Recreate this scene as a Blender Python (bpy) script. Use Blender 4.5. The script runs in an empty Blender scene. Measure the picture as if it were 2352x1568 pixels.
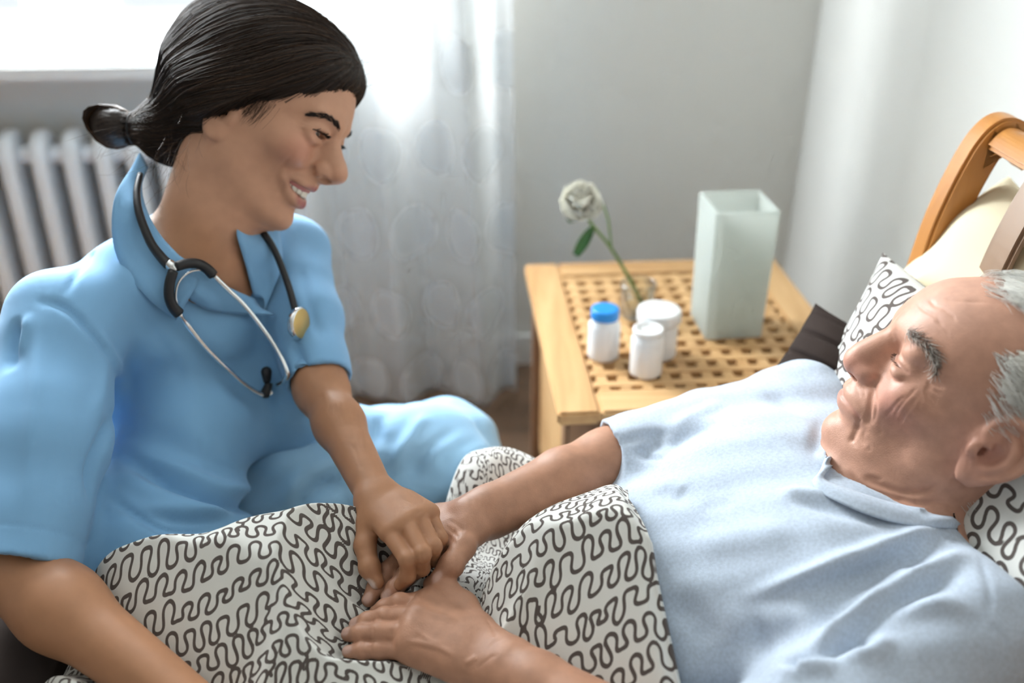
import bpy, bmesh, math, random
import numpy as np
from mathutils import Vector, Matrix
from mathutils.bvhtree import BVHTree
from concurrent.futures import ThreadPoolExecutor
POOL = ThreadPoolExecutor(4)

SC = bpy.context.scene
COL = SC.collection
random.seed(7)
RNG = np.random.default_rng(7)
STEP_SKIN, STEP_CLOTH = 0.0020, 0.0034

# ------------------------------------------------------------------ camera
F_PX, CX, CY = 2250.0, 1176.0, 784.0
PITCH = math.radians(28.0)
CAM = np.array([0.0, 0.0, 1.24])
FWD = np.array([0.0, math.cos(PITCH), -math.sin(PITCH)])
RGT = np.array([1.0, 0.0, 0.0])
UPV = np.array([0.0, math.sin(PITCH), math.cos(PITCH)])
cam_data = bpy.data.cameras.new('camera')
cam = bpy.data.objects.new('camera', cam_data)
COL.objects.link(cam)
cam.location = CAM
cam.rotation_euler = (math.pi / 2 - PITCH, 0, 0)
cam_data.sensor_width = 36.0
cam_data.lens = 36.0 * F_PX / 2352.0
cam_data.clip_start = 0.02
cam_data.dof.use_dof = True
cam_data.dof.focus_distance = 1.02
cam_data.dof.aperture_fstop = 2.1
SC.camera = cam

# ------------------------------------------------------------------ world, lights, exposure
SC.view_settings.view_transform = 'Standard'
SC.view_settings.look = 'None'
SC.view_settings.gamma = 1.0
SC.view_settings.use_curve_mapping = False
SC.view_settings.exposure = 0.27
SC.cycles.use_denoising = True
SC.cycles.max_bounces = 5
SC.cycles.diffuse_bounces = 3
SC.cycles.glossy_bounces = 2
SC.cycles.transmission_bounces = 4
SC.cycles.transparent_max_bounces = 8
SC.cycles.caustics_reflective = False
SC.cycles.caustics_refractive = False
SC.cycles.use_adaptive_sampling = True
SC.cycles.adaptive_threshold = 0.12
SC.cycles.adaptive_min_samples = 14
SC.cycles.sample_clamp_indirect = 6.0
world = bpy.data.worlds.new('daylight_world')
SC.world = world
world.use_nodes = True
bg = world.node_tree.nodes['Background']
bg.inputs['Color'].default_value = (0.86, 0.93, 1.0, 1)
bg.inputs['Strength'].default_value = 0.95

def add_area(name, loc, target, sx, sy, watts, color):
    l = bpy.data.lights.new(name, 'AREA')
    l.shape = 'RECTANGLE'; l.size = sx; l.size_y = sy
    l.energy = watts; l.color = color
    o = bpy.data.objects.new(name, l)
    COL.objects.link(o)
    o.location = loc
    o.rotation_euler = (Vector(target) - Vector(loc)).to_track_quat('-Z', 'Y').to_euler()
    return o
# daylight that falls in through the window of the back wall
add_area('window_daylight', (-0.92, 2.30, 1.50), (-0.20, 0.4, 0.60), 1.1, 1.15, 132, (0.92, 0.97, 1.0))

# ------------------------------------------------------------------ measuring helpers
def at(px, py, depth):
    """world point seen at a pixel of the photograph at a given distance along the optical axis"""
    return CAM + depth * (FWD + RGT * ((px - CX) / F_PX) - UPV * ((py - CY) / F_PX))
def at_plane(px, py, axis, val):
    d = FWD + RGT * ((px - CX) / F_PX) - UPV * ((py - CY) / F_PX)
    return CAM + d * ((val - CAM[axis]) / d[axis])
def project(p):
    d = np.asarray(p) - CAM
    z = d @ FWD
    return np.stack([CX + F_PX * (d @ RGT) / z, CY - F_PX * (d @ UPV) / z], -1)
def unit(v):
    v = np.asarray(v, float)
    return v / np.linalg.norm(v)

# ------------------------------------------------------------------ materials
def mat(name, color, rough=0.6, spec=0.4, metal=0.0, noise=None, bump=None, sss=None, trans=None,
        attr=None, sheen=None, wave=None, coat=None, aniso=None, alpha=None):
    """procedural principled material.  noise=(scale, amount) varies the colour, bump=(scale, strength, detail)"""
    m = bpy.data.materials.new(name)
    m.use_nodes = True
    nt = m.node_tree
    N, L = nt.nodes, nt.links
    b = N['Principled BSDF']
    b.inputs['Base Color'].default_value = (*color, 1)
    b.inputs['Roughness'].default_value = rough
    b.inputs['Specular IOR Level'].default_value = spec
    b.inputs['Metallic'].default_value = metal
    tc = N.new('ShaderNodeTexCoord')
    src = None
    if attr:
        a = N.new('ShaderNodeAttribute'); a.attribute_name = attr
        src = a.outputs['Color']
    if noise:
        n = N.new('ShaderNodeTexNoise'); n.inputs['Scale'].default_value = noise[0]
        n.inputs['Detail'].default_value = 5
        L.new(tc.outputs['Object'], n.inputs['Vector'])
        mr = N.new('ShaderNodeMapRange')
        mr.inputs['From Min'].default_value = 0.3; mr.inputs['From Max'].default_value = 0.7
        mr.inputs['To Min'].default_value = 1 - noise[1]; mr.inputs['To Max'].default_value = 1 + noise[1]
        L.new(n.outputs['Fac'], mr.inputs['Value'])
        mx = N.new('ShaderNodeMix'); mx.data_type = 'RGBA'; mx.blend_type = 'MULTIPLY'
        mx.inputs['Factor'].default_value = 1
        if src is not None: L.new(src, mx.inputs['A'])
        else: mx.inputs['A'].default_value = (*color, 1)
        L.new(mr.outputs['Result'], mx.inputs['B'])
        src = mx.outputs['Result']
    if src is not None: L.new(src, b.inputs['Base Color'])
    if bump:
        n2 = N.new('ShaderNodeTexNoise'); n2.inputs['Scale'].default_value = bump[0]
        n2.inputs['Detail'].default_value = bump[2] if len(bump) > 2 else 3
        L.new(tc.outputs['Object'], n2.inputs['Vector'])
        bp = N.new('ShaderNodeBump'); bp.inputs['Strength'].default_value = bump[1]
        bp.inputs['Distance'].default_value = bump[3] if len(bump) > 3 else 0.001
        L.new(n2.outputs['Fac'], bp.inputs['Height'])
        L.new(bp.outputs['Normal'], b.inputs['Normal'])
    if sss:
        b.inputs['Subsurface Weight'].default_value = sss
        b.inputs['Subsurface Radius'].default_value = (1.0, 0.35, 0.2)
        b.inputs['Subsurface Scale'].default_value = 0.006
    if trans: b.inputs['Transmission Weight'].default_value = trans
    if sheen: b.inputs['Sheen Weight'].default_value = sheen
    if coat: b.inputs['Coat Weight'].default_value = coat
    if aniso: b.inputs['Anisotropic'].default_value = aniso
    if alpha is not None: b.inputs['Alpha'].default_value = alpha
    return m

def wood(name, c1, c2, axis=0, scale=1.0, rough=0.5):
    m = bpy.data.materials.new(name); m.use_nodes = True
    nt = m.node_tree; N, L = nt.nodes, nt.links
    b = N['Principled BSDF']; b.inputs['Roughness'].default_value = rough
    tc = N.new('ShaderNodeTexCoord'); mp = N.new('ShaderNodeMapping')
    s = [26.0 * scale] * 3; s[axis] = 2.2 * scale
    mp.inputs['Scale'].default_value = s
    L.new(tc.outputs['Object'], mp.inputs['Vector'])
    n = N.new('ShaderNodeTexNoise'); n.inputs['Scale'].default_value = 1.6; n.inputs['Detail'].default_value = 6
    n.inputs['Distortion'].default_value = 0.5
    L.new(mp.outputs['Vector'], n.inputs['Vector'])
    oi = N.new('ShaderNodeObjectInfo')
    ad = N.new('ShaderNodeMath'); ad.operation = 'MULTIPLY_ADD'
    ad.inputs[1].default_value = 0.28; L.new(oi.outputs['Random'], ad.inputs[0]); L.new(n.outputs['Fac'], ad.inputs[2])
    r = N.new('ShaderNodeValToRGB')
    r.color_ramp.elements[0].position = 0.35; r.color_ramp.elements[0].color = (*c1, 1)
    r.color_ramp.elements[1].position = 0.85; r.color_ramp.elements[1].color = (*c2, 1)
    L.new(ad.outputs['Value'], r.inputs['Fac']); L.new(r.outputs['Color'], b.inputs['Base Color'])
    bp = N.new('ShaderNodeBump'); bp.inputs['Strength'].default_value = 0.15; bp.inputs['Distance'].default_value = 0.001
    L.new(n.outputs['Fac'], bp.inputs['Height']); L.new(bp.outputs['Normal'], b.inputs['Normal'])
    return m

# ------------------------------------------------------------------ mesh helpers
def link_mesh(name, verts, faces, material, parent=None, smooth=True, colors=None):
    me = bpy.data.meshes.new(name)
    if isinstance(verts, np.ndarray) and isinstance(faces, np.ndarray):
        nv, (nf, k) = len(verts), faces.shape
        me.vertices.add(nv); me.loops.add(nf * k); me.polygons.add(nf)
        me.vertices.foreach_set('co', np.ascontiguousarray(verts, np.float32).ravel())
        me.loops.foreach_set('vertex_index', np.ascontiguousarray(faces, np.int32).ravel())
        me.polygons.foreach_set('loop_start', np.arange(0, nf * k, k, dtype=np.int32))
        me.update(calc_edges=True)
    else:
        me.from_pydata([tuple(map(float, v)) for v in verts], [], [tuple(int(i) for i in f) for f in faces])
        me.update()
    if smooth: me.polygons.foreach_set('use_smooth', np.ones(len(me.polygons), bool))
    if colors is not None:
        ca = me.color_attributes.new('col', 'FLOAT_COLOR', 'POINT')
        c4 = np.ones((len(me.vertices), 4), np.float32); c4[:, :colors.shape[1]] = colors
        ca.data.foreach_set('color', c4.ravel())
    if material: me.materials.append(material)
    o = bpy.data.objects.new(name, me)
    COL.objects.link(o)
    if parent is not None: o.parent = parent
    return o

def empty(name, label, category, loc=(0, 0, 0), group=None, kind=None):
    o = bpy.data.objects.new(name, None)
    COL.objects.link(o)
    o.empty_display_size = 0.05
    o['label'] = label; o['category'] = category
    if group: o['group'] = group
    if kind: o['kind'] = kind
    return o
def tag(o, label, category, group=None, kind=None):
    o['label'] = label; o['category'] = category
    if group: o['group'] = group
    if kind: o['kind'] = kind
    return o

def finish_bm(bm, name, material, parent=None, smooth=False, bevel=0.0, seg=2):
    if bevel > 0:
        bmesh.ops.bevel(bm, geom=[e for e in bm.edges], offset=bevel, segments=seg, affect='EDGES', profile=0.6)
    bmesh.ops.recalc_face_normals(bm, faces=bm.faces)
    me = bpy.data.meshes.new(name); bm.to_mesh(me); bm.free()
    if smooth: me.polygons.foreach_set('use_smooth', np.ones(len(me.polygons), bool))
    me.materials.append(material)
    o = bpy.data.objects.new(name, me); COL.objects.link(o)
    if parent is not None: o.parent = parent
    return o
def box(name, lo, hi, material, parent=None, bevel=0.002, seg=2, M=None):
    bm = bmesh.new()
    bmesh.ops.create_cube(bm, size=1)
    lo, hi = np.array(lo, float), np.array(hi, float)
    for v in bm.verts: v.co = Vector((lo + hi) / 2 + np.array(v.co) * (hi - lo))
    if bevel: bmesh.ops.bevel(bm, geom=list(bm.edges), offset=bevel, segments=seg, affect='EDGES')
    if M is not None: bm.transform(M)
    return finish_bm(bm, name, material, parent)
def lathe(name, prof, material, parent=None, n=40, M=None, smooth=True):
    """profile of (radius, height) pairs turned round z"""
    V, Fc = [], []
    for r, z in prof:
        for i in range(n):
            a = 2 * math.pi * i / n
            V.append((r * math.cos(a), r * math.sin(a), z))
    for j in range(len(prof) - 1):
        for i in range(n):
            Fc.append((j * n + i, j * n + (i + 1) % n, (j + 1) * n + (i + 1) % n, (j + 1) * n + i))
    if M is not None: V = [tuple(M @ Vector(v)) for v in V]
    return link_mesh(name, V, Fc, material, parent, smooth)
def spline(pts, n):
    """Catmull-Rom through points (any dimension)"""
    P = np.asarray(pts, float)
    P = np.vstack([2 * P[0] - P[1], P, 2 * P[-1] - P[-2]])
    m = len(P) - 3
    t = np.linspace(0, m, n); i = np.minimum(t.astype(int), m - 1); f = (t - i)[:, None]
    a, b, c, d = P[i], P[i + 1], P[i + 2], P[i + 3]
    return 0.5 * (2 * b + (c - a) * f + (2 * a - 5 * b + 4 * c - d) * f ** 2 + (3 * b - a - 3 * c + d) * f ** 3)
def tube_arrays(P, rad, n=8, caps=True):
    P = np.asarray(P, float); k = len(P)
    rad = np.broadcast_to(np.asarray(rad, float), (k,))
    T = np.gradient(P, axis=0); T /= np.linalg.norm(T, axis=1)[:, None] + 1e-12
    u = np.cross(T[0], [0, 0, 1.0])
    if np.linalg.norm(u) < 1e-3: u = np.cross(T[0], [0, 1.0, 0])
    U = []
    for i in range(k):
        u = u - T[i] * (u @ T[i]); u /= np.linalg.norm(u) + 1e-12; U.append(u)
    U = np.array(U); W = np.cross(T, U)
    a = np.linspace(0, 2 * np.pi, n, endpoint=False)
    V = P[:, None, :] + rad[:, None, None] * (U[:, None, :] * np.cos(a)[None, :, None] + W[:, None, :] * np.sin(a)[None, :, None])
    V = V.reshape(-1, 3)
    j = np.arange(k - 1)[:, None]; i = np.arange(n)[None, :]; i2 = (i + 1) % n
    Fc = np.stack([j * n + i, j * n + i2, (j + 1) * n + i2, (j + 1) * n + i], -1).reshape(-1, 4)
    if caps:
        c0, c1 = len(V), len(V) + 1
        V = np.vstack([V, P[0], P[-1]])
        ii = np.arange(n); i2 = (ii + 1) % n
        f0 = np.stack([np.full(n, c0), i2, ii, ii], -1); f1 = np.stack([np.full(n, c1), (k - 1) * n + ii, (k - 1) * n + i2, (k - 1) * n + i2], -1)
        return V, Fc, np.vstack([f0, f1])[:, :3]
    return V, Fc, None
def tube(name, P, rad, material, parent=None, n=10):
    V, q, t = tube_arrays(P, rad, n)
    return link_mesh(name, V, [tuple(f) for f in q] + [tuple(f) for f in t], material, parent)
def strands(name, curves, rads, material, parent=None, n=3, colors=None):
    """many thin tapering hairs in one mesh; curves is (S, K, 3), rads is (S,) or (S, K)"""
    C = np.asarray(curves, float); S, K, _ = C.shape
    R = np.asarray(rads, float)
    if R.ndim == 1: R = R[:, None] * np.concatenate([np.ones(K - 1), [0.25]])[None]
    T = np.gradient(C, axis=1); T /= np.linalg.norm(T, axis=2)[..., None] + 1e-12
    ref = np.array([0.31, 0.52, 0.79]); U = np.cross(T, ref); U /= np.linalg.norm(U, axis=2)[..., None] + 1e-12
    W = np.cross(T, U); a = np.linspace(0, 2 * np.pi, n, endpoint=False)
    V = C[:, :, None, :] + R[:, :, None, None] * (U[:, :, None, :] * np.cos(a)[:, None] + W[:, :, None, :] * np.sin(a)[:, None])
    V = V.reshape(-1, 3)
    s = np.arange(S)[:, None, None] * K * n; j = np.arange(K - 1)[None, :, None] * n; i = np.arange(n)[None, None, :]; i2 = (i + 1) % n
    Fc = np.stack([s + j + i, s + j + i2, s + j + n + i2, s + j + n + i], -1).reshape(-1, 4)
    cc = None
    if colors is not None: cc = np.repeat(np.asarray(colors, float), K * n, axis=0)
    return link_mesh(name, V, Fc, material, parent, True, cc)

# ------------------------------------------------------------------ implicit modelling: ordered blends of soft shapes
def smin(a, b, k):
    h = np.maximum(k - np.abs(a - b), 0) / k
    return np.minimum(a, b) - h * h * k * 0.25
def frame_from(z, x=None):
    z = unit(z)
    x = np.array([1.0, 0, 0]) if x is None else np.asarray(x, float)
    x = x - z * (x @ z)
    if np.linalg.norm(x) < 1e-6: x = np.cross(z, [0, 1.0, 0])
    x = unit(x)
    return np.stack([x, np.cross(z, x), z], 1)

class Field:
    """list of soft operations evaluated in order; R, t, s place its own frame in the parent frame"""
    def __init__(self, R=np.eye(3), t=np.zeros(3), s=1.0):
        self.R, self.t, self.s, self.ops = np.asarray(R, float), np.asarray(t, float), s, []
    def loc(self, p): return (p - self.t) @ self.R / self.s
    def wld(self, q): return (np.asarray(q, float) * self.s) @ self.R.T + self.t
    def _add(self, kind, fn, c, r, k, sym):
        c = np.asarray(c, float); c2 = c.copy()
        self.ops.append((kind, fn, c, float(r), k, sym)); return self
    # shapes -----------------------------------------------------------
    def ell(self, c, r, R=None, k=0.01, op='u', sym=False):
        c = np.asarray(c, float); r = np.asarray(r, float)
        if r.ndim == 0: r = np.full(3, float(r))
        R = None if R is None else np.asarray(R, float)
        def fn(p):
            q = p - c
            if R is not None: q = q @ R
            a = q / r; k0 = np.sqrt(np.einsum('ij,ij->i', a, a)); a = a / r; k1 = np.sqrt(np.einsum('ij,ij->i', a, a)) + 1e-9
            return np.where(k0 < 1e-6, -r.min(), k0 * (k0 - 1) / k1)
        return self._add(op, fn, c, r.max(), k, sym)
    def cone(self, a, b, r1, r2=None, k=0.01, op='u', sym=False, flat=None, nrm=None):
        a, b = np.asarray(a, float), np.asarray(b, float); r2 = r1 if r2 is None else r2
        ba = b - a; bb = ba @ ba + 1e-12
        n = None if flat is None else unit(nrm)
        def fn(p):
            q = p - a
            h = np.clip(q @ ba / bb, 0, 1)
            d = q - h[:, None] * ba
            if n is not None:
                e = d @ n
                d = d + (e * (1 / flat - 1))[:, None] * n
                return (np.sqrt(np.einsum('ij,ij->i', d, d)) - (r1 + (r2 - r1) * h)) * (0.5 + 0.5 * flat)
            return np.sqrt(np.einsum('ij,ij->i', d, d)) - (r1 + (r2 - r1) * h)
        return self._add(op, fn, (a + b) / 2, np.sqrt(bb) / 2 + max(r1, r2), k, sym)
    def chain(self, pts, rad, k=0.006, op='u', sym=False, ks=0.004, sp=3):
        """tapering tube through points, own soft joints"""
        P = np.asarray(pts, float); r = np.broadcast_to(np.asarray(rad, float), (len(P),))
        if sp and len(P) > 2:
            Q = spline(np.column_stack([P, r]), (len(P) - 1) * sp + 1); P, r = Q[:, :3], np.maximum(Q[:, 3], r.min())
        def heavy(p):
            d = None
            for i in range(len(P) - 1):
                q = p - P[i]; ba = P[i + 1] - P[i]
                h = np.clip(q @ ba / (ba @ ba + 1e-12), 0, 1)
                e = q - h[:, None] * ba
                x = np.sqrt(np.einsum('ij,ij->i', e, e)) - (r[i] + (r[i + 1] - r[i]) * h)
                d = x if d is None else smin(d, x, ks)
            return d
        c = P.mean(0); return self._add(op, heavy, c, np.linalg.norm(P - c, axis=1).max() + r.max(), k, sym)
    def bx(self, c, h, R=None, rr=0.003, k=0.006, op='u', sym=False):
        c, h = np.asarray(c, float), np.asarray(h, float) - rr
        def fn(p):
            q = p - c
            if R is not None: q = q @ R
            q = np.abs(q) - h
            return np.sqrt((np.maximum(q, 0) ** 2).sum(1)) + np.minimum(q.max(1), 0) - rr
        return self._add(op, fn, c, np.linalg.norm(h + rr), k, sym)
    def plane(self, c, n, k=0.004, op='i'):
        """keeps the side the normal points away from"""
        c, n = np.asarray(c, float), unit(n)
        return self._add(op, lambda p: (p - c) @ n, c, 1e3, k, False)
    def func(self, fn, c=(0, 0, 0), r=1e3, k=0.005, op='u', sym=False): return self._add(op, fn, c, r, k, sym)
    # brushes: push the surface out (+) or in (-) ------------------------
    def bump(self, c, r, amt, R=None, sym=False):
        c = self.snap(np.asarray(c, float)[None])[0]; r = np.asarray(r, float)
        if r.ndim == 0: r = np.full(3, float(r))
        def fn(p):
            q = p - c
            if R is not None: q = q @ R
            return -amt * np.exp(-((q / r) ** 2).sum(1))
        return self._add('d', fn, c, r.max() * 2.6, 0, sym)
    def snap(self, P, steps=4):
        """move points (own frame) onto the surface built so far"""
        P = np.asarray(P, float).copy(); f = Field(); f.ops = self.ops
        for _ in range(steps):
            d = f(P); g = np.stack([(f(P + e) - f(P - e)) / 8e-4 for e in np.eye(3) * 4e-4], 1)
            P -= np.clip(d / ((g * g).sum(1) + 1e-6), -.01, .01)[:, None] * g
        return P
    def crease(self, pts, w, amt, sym=False, ends=True):
        P = self.snap(spline(np.asarray(pts, float), (len(pts) - 1) * 4 + 1))
        def heavy(p):
            best = np.full(len(p), 1e9); m = len(P) - 1; tt = np.zeros(len(p))
            for i in range(m):
                q = p - P[i]; ba = P[i + 1] - P[i]
                h = np.clip(q @ ba / (ba @ ba + 1e-12), 0, 1)
                e = q - h[:, None] * ba; x = np.einsum('ij,ij->i', e, e)
                u = x < best; best = np.where(u, x, best); tt = np.where(u, (i + h) / m, tt)
            f = np.clip(np.minimum(tt, 1 - tt) * 5, 0, 1) if ends else 1.0
            return -amt * np.exp(-best / (w * w)) * f
        c = P.mean(0); return self._add('d', heavy, c, np.linalg.norm(P - c, axis=1).max() + 2.6 * w, 0, sym)
    def sub(self, field, c, r, k=0.01, op='u'):
        return self._add(op, lambda p, C=None, Rr=None: field(p, C, Rr), c, r, k, 'field')
    # evaluation --------------------------------------------------------
    def __call__(self, P, C=None, Rr=None):
        p = self.loc(P)
        if C is not None: C = (np.asarray(C) - self.t) @ self.R / self.s; Rr = Rr / self.s
        ps = None; acc = None; ops = self.ops
        if C is not None:
            ca = getattr(self, '_ca', None)
            if ca is None or ca[0] != len(ops):
                ca = self._ca = (len(ops), np.array([o[2] for o in ops]), np.array([o[3] + o[4] for o in ops]), np.array([o[5] is True for o in ops]))
            cc = np.where(ca[3][:, None], np.array([C[0], abs(C[1]), C[2]]), C)
            dd = np.sqrt(((cc - ca[1]) ** 2).sum(1))
            near = dd < Rr + ca[2] + .012 + np.where(ca[3], max(0.0, Rr - abs(C[1])), 0.0)
            ops = [ops[i] for i in np.flatnonzero(near)]
        for kind, fn, c, r, k, sym in ops:
            if sym == 'field':
                d = fn(p, C, Rr)
                if d is None: continue
                if acc is None: acc = np.full(len(p), 1.0)
                acc = smin(acc, d, k) if kind == 'u' else -smin(-acc, d, k)
                continue
            if sym:
                if ps is None: ps = p.copy(); ps[:, 1] = np.abs(ps[:, 1])
                q = ps
            else: q = p
            if acc is None: acc = np.full(len(p), 1.0)
            m = None
            if r < 1e2 and fn.__name__ == 'heavy':        # only the points this shape can reach
                e = q - c; m = np.flatnonzero(np.einsum('ij,ij->i', e, e) < (r + max(k, .0) + .016) ** 2)
                if not len(m): continue
                if len(m) > .8 * len(q): m = None
            a = acc if m is None else acc[m]
            d = fn(q if m is None else q[m])
            if kind == 'u': a = smin(a, d, k)
            elif kind == 's': a = -smin(-a, d, k)
            elif kind == 'i': a = -smin(-a, -d, k)
            elif kind == 'd': a = a + d
            if m is None: acc = a
            else: acc[m] = a
        return None if acc is None else acc * self.s

def surface(field, lo, hi, h, B=4, newton=1):
    """sparse surface nets: quads on the zero level of the field"""
    lo = np.asarray(lo, float); hi = np.asarray(hi, float)
    G = 6; bs = h * B
    nb = np.maximum(1, np.ceil((hi - lo) / bs).astype(int))
    act = []
    ng = np.ceil(nb / G).astype(int)
    off = np.stack(np.meshgrid(np.arange(G), np.arange(G), np.arange(G), indexing='ij'), -1).reshape(-1, 3)
    gi = np.stack(np.meshgrid(*[np.arange(n) for n in ng], indexing='ij'), -1).reshape(-1, 3)
    gc = lo + (gi + 0.5) * G * bs
    gi = gi[np.abs(field(gc)) < G * bs * 0.87 * 1.7 + .006]
    def look(g):
        idx = g * G + off
        idx = idx[(idx < nb).all(1)]
        C = lo + (g + 0.5) * G * bs
        d = field(lo + (idx + 0.5) * bs, C, bs * G * 0.87)
        if d is None: return None
        idx = idx[np.abs(d) < bs * 1.4]
        return (idx, C) if len(idx) else None
    act = [a for a in POOL.map(look, gi) if a is not None]
    s = np.stack(np.meshgrid(np.arange(B + 1), np.arange(B + 1), np.arange(B + 1), indexing='ij'), -1).reshape(-1, 3)
    dims = nb * B + 2
    ids, pos, edges = [], [], []
    corner = np.array([[i, j, k] for i in (0, 1) for j in (0, 1) for k in (0, 1)])
    ce = [(a, b) for a in range(8) for b in range(a + 1, 8) if np.abs(corner[a] - corner[b]).sum() == 1]
    def sample(a):
        idx, C = a
        g = (idx[:, None, :] * B + s[None]).reshape(-1, 3)
        d = field(lo + g * h, C, bs * G * 0.87)
        if d is None: return None
        D = d.reshape(len(idx), B + 1, B + 1, B + 1)
        ng_ = D < 0
        m = np.zeros((len(idx), B, B, B), bool); al = np.ones_like(m)
        for c in corner:
            q = ng_[:, c[0]:B + c[0], c[1]:B + c[1], c[2]:B + c[2]]; m |= q; al &= q
        w = np.argwhere(m & ~al)
        if not len(w): return None
        v = np.stack([D[w[:, 0], w[:, 1] + c[0], w[:, 2] + c[1], w[:, 3] + c[2]] for c in corner], -1)
        acc = np.zeros((len(v), 3)); cnt = np.zeros(len(v))
        for a_, b_ in ce:
            x = (v[:, a_] < 0) != (v[:, b_] < 0)
            t = np.where(x, v[:, a_] / (v[:, a_] - v[:, b_] + 1e-20), 0)
            acc += np.where(x[:, None], corner[a_] + t[:, None] * (corner[b_] - corner[a_]), 0); cnt += x
        cell = idx[w[:, 0]] * B + w[:, 1:]
        return ((cell[:, 0] * dims[1] + cell[:, 1]) * dims[2] + cell[:, 2], lo + (cell + acc / cnt[:, None]) * h,
                np.stack([v[:, 0] < 0, v[:, 4] < 0, v[:, 2] < 0, v[:, 1] < 0], -1))
    for r in POOL.map(sample, act):
        if r is not None: ids.append(r[0]); pos.append(r[1]); edges.append(r[2])
    ids = np.concatenate(ids); pos = np.concatenate(pos); sg = np.concatenate(edges)
    o = np.argsort(ids); ids, pos, sg = ids[o], pos[o], sg[o]
    st = [dims[1] * dims[2], dims[2], 1]
    F = []
    for ax in range(3):
        x = sg[:, 0] != sg[:, 1 + ax]
        a, b = st[(ax + 1) % 3], st[(ax + 2) % 3]
        base = ids[x]
        quad = np.stack([base, base - a, base - a - b, base - b], -1)
        j = np.clip(np.searchsorted(ids, quad), 0, len(ids) - 1)
        ok = (ids[j] == quad).all(1)
        j = j[ok]; flip = sg[x][ok][:, 0]
        j = np.where(flip[:, None], j, j[:, ::-1])
        F.append(j)
    F = np.concatenate(F)
    for _ in range(newton):
        a, b, c, d = (pos[F[:, k]] for k in range(4)); n = np.cross(c - a, d - b); N = np.zeros_like(pos)
        for k in range(4): np.add.at(N, F[:, k], n)
        N /= np.linalg.norm(N, axis=1)[:, None] + 1e-12
        pos = pos - N * np.clip(ev(field, pos), -.5 * h, .5 * h)[:, None]
    return pos, F

def grad(field, P, e=4e-4):
    T = np.array([[1, 1, 1], [1, -1, -1], [-1, 1, -1], [-1, -1, 1.0]])
    return sum(ev(field, P + t * e)[:, None] * t for t in T) / (4 * e)
def ev(field, P):
    """evaluate far-apart points chunk by chunk so that distant shapes are skipped"""
    P = np.asarray(P, float)
    key = np.floor(P / 0.06).astype(int); key -= key.min(0)
    kk = (key[:, 0] * 4096 + key[:, 1]) * 4096 + key[:, 2]
    o = np.argsort(kk, kind='stable'); cut = np.flatnonzero(np.diff(kk[o])) + 1
    out = np.ones(len(P))
    def one(g):
        q = P[g]; lo, hi = q.min(0), q.max(0)
        return field(q, (lo + hi) / 2, np.linalg.norm(hi - lo) / 2 + 1e-6)
    parts_ = np.split(o, cut)
    for g, d in zip(parts_, POOL.map(one, parts_)):
        if d is not None: out[g] = d
    return out
def crop(V, Fq, keep):
    """drop the faces none of whose vertices is kept"""
    f = Fq[keep[Fq].any(1)]
    u, inv = np.unique(f, return_inverse=True)
    return V[u], inv.reshape(f.shape)
# ------------------------------------------------------------------ the room (turned 3.9 degrees against the camera)
RA = math.radians(3.9)
ROOM = Matrix.Translation((0.03, 1.45, 0)) @ Matrix.Rotation(RA, 4, 'Z') @ Matrix.Translation((-0.03, -1.45, 0))
def rp(p): return np.array(ROOM @ Vector(p))

M_wall = mat('wall_paint', (0.80, 0.80, 0.76), .85, .2, noise=(3.0, .015), bump=(140, .12, 3, .0006))
M_wall_r = mat('wall_paint_side', (0.80, 0.81, 0.78), .85, .2, noise=(3.0, .015), bump=(140, .12, 3, .0006))
M_white = mat('white_gloss_paint', (0.86, 0.87, 0.86), .35, .5)
M_floor = wood('floor_wood', (0.11, 0.065, 0.040), (0.21, 0.125, 0.075), 0, .5, .4)
M_oak = wood('nightstand_wood', (0.50, 0.27, 0.105), (0.72, 0.46, 0.22), 0, 1.0, .5)
M_oak_y = wood('nightstand_wood_cross', (0.50, 0.27, 0.105), (0.72, 0.46, 0.22), 1, 1.0, .5)
M_oak_dark = wood('nightstand_leg_and_shade_wood', (0.20, 0.10, 0.05), (0.33, 0.18, 0.095), 2, 1.0, .5)  # leg wood; also painted-in shade for the lower shelf and back panel
M_bedwood = wood('headboard_wood', (0.42, 0.165, 0.035), (0.60, 0.275, 0.07), 1, .8, .32)
M_bedwood_v = wood('headboard_post_wood', (0.42, 0.165, 0.035), (0.58, 0.255, 0.065), 2, .8, .32)

def struct(o): o['kind'] = 'structure'; return o
YW, XW, T = 2.22, 0.74, 0.32
WX0, WX1, SZ, WZ1 = -1.52, -0.30, 0.805, 2.15
# back wall in pieces round the window opening
def wall_piece(nm, lo, hi, m): return box(nm, lo, hi, m, None, 0, M=ROOM)
bw = bmesh.new()
for lo, hi in (((-2.92, YW, 0), (XW + .3, YW + T, SZ - .03)), ((WX1, YW, SZ - .03), (XW + .3, YW + T, 2.5)), ((-2.92, YW, WZ1), (WX1, YW + T, 2.5)), ((-2.92, YW, SZ - .03), (WX0, YW + T, WZ1))):
    r = bmesh.ops.create_cube(bw, size=1)
    for v in r['verts']: v.co = Vector([(lo[i] + hi[i]) / 2 + v.co[i] * (hi[i] - lo[i]) for i in range(3)])
bw.transform(ROOM)
struct(finish_bm(bw, 'wall_back', M_wall))
struct(wall_piece('wall_right', (XW, -1.5, 0), (XW + .12, YW, 2.5), M_wall_r))
struct(wall_piece('floor', (-2.8, -1.5, -.05), (XW + .3, YW + T, 0), M_floor))
M_wall_d = mat('wall_paint_taupe', (0.36, 0.34, 0.31), .85, .2)  # unseen walls, toned darker to cut the bounced fill
struct(wall_piece('wall_left', (-2.92, -1.5, 0), (-2.8, YW, 2.5), M_wall_d))
struct(wall_piece('wall_front', (-2.92, -1.62, 0), (XW + .12, -1.5, 2.5), M_wall_d))
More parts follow.
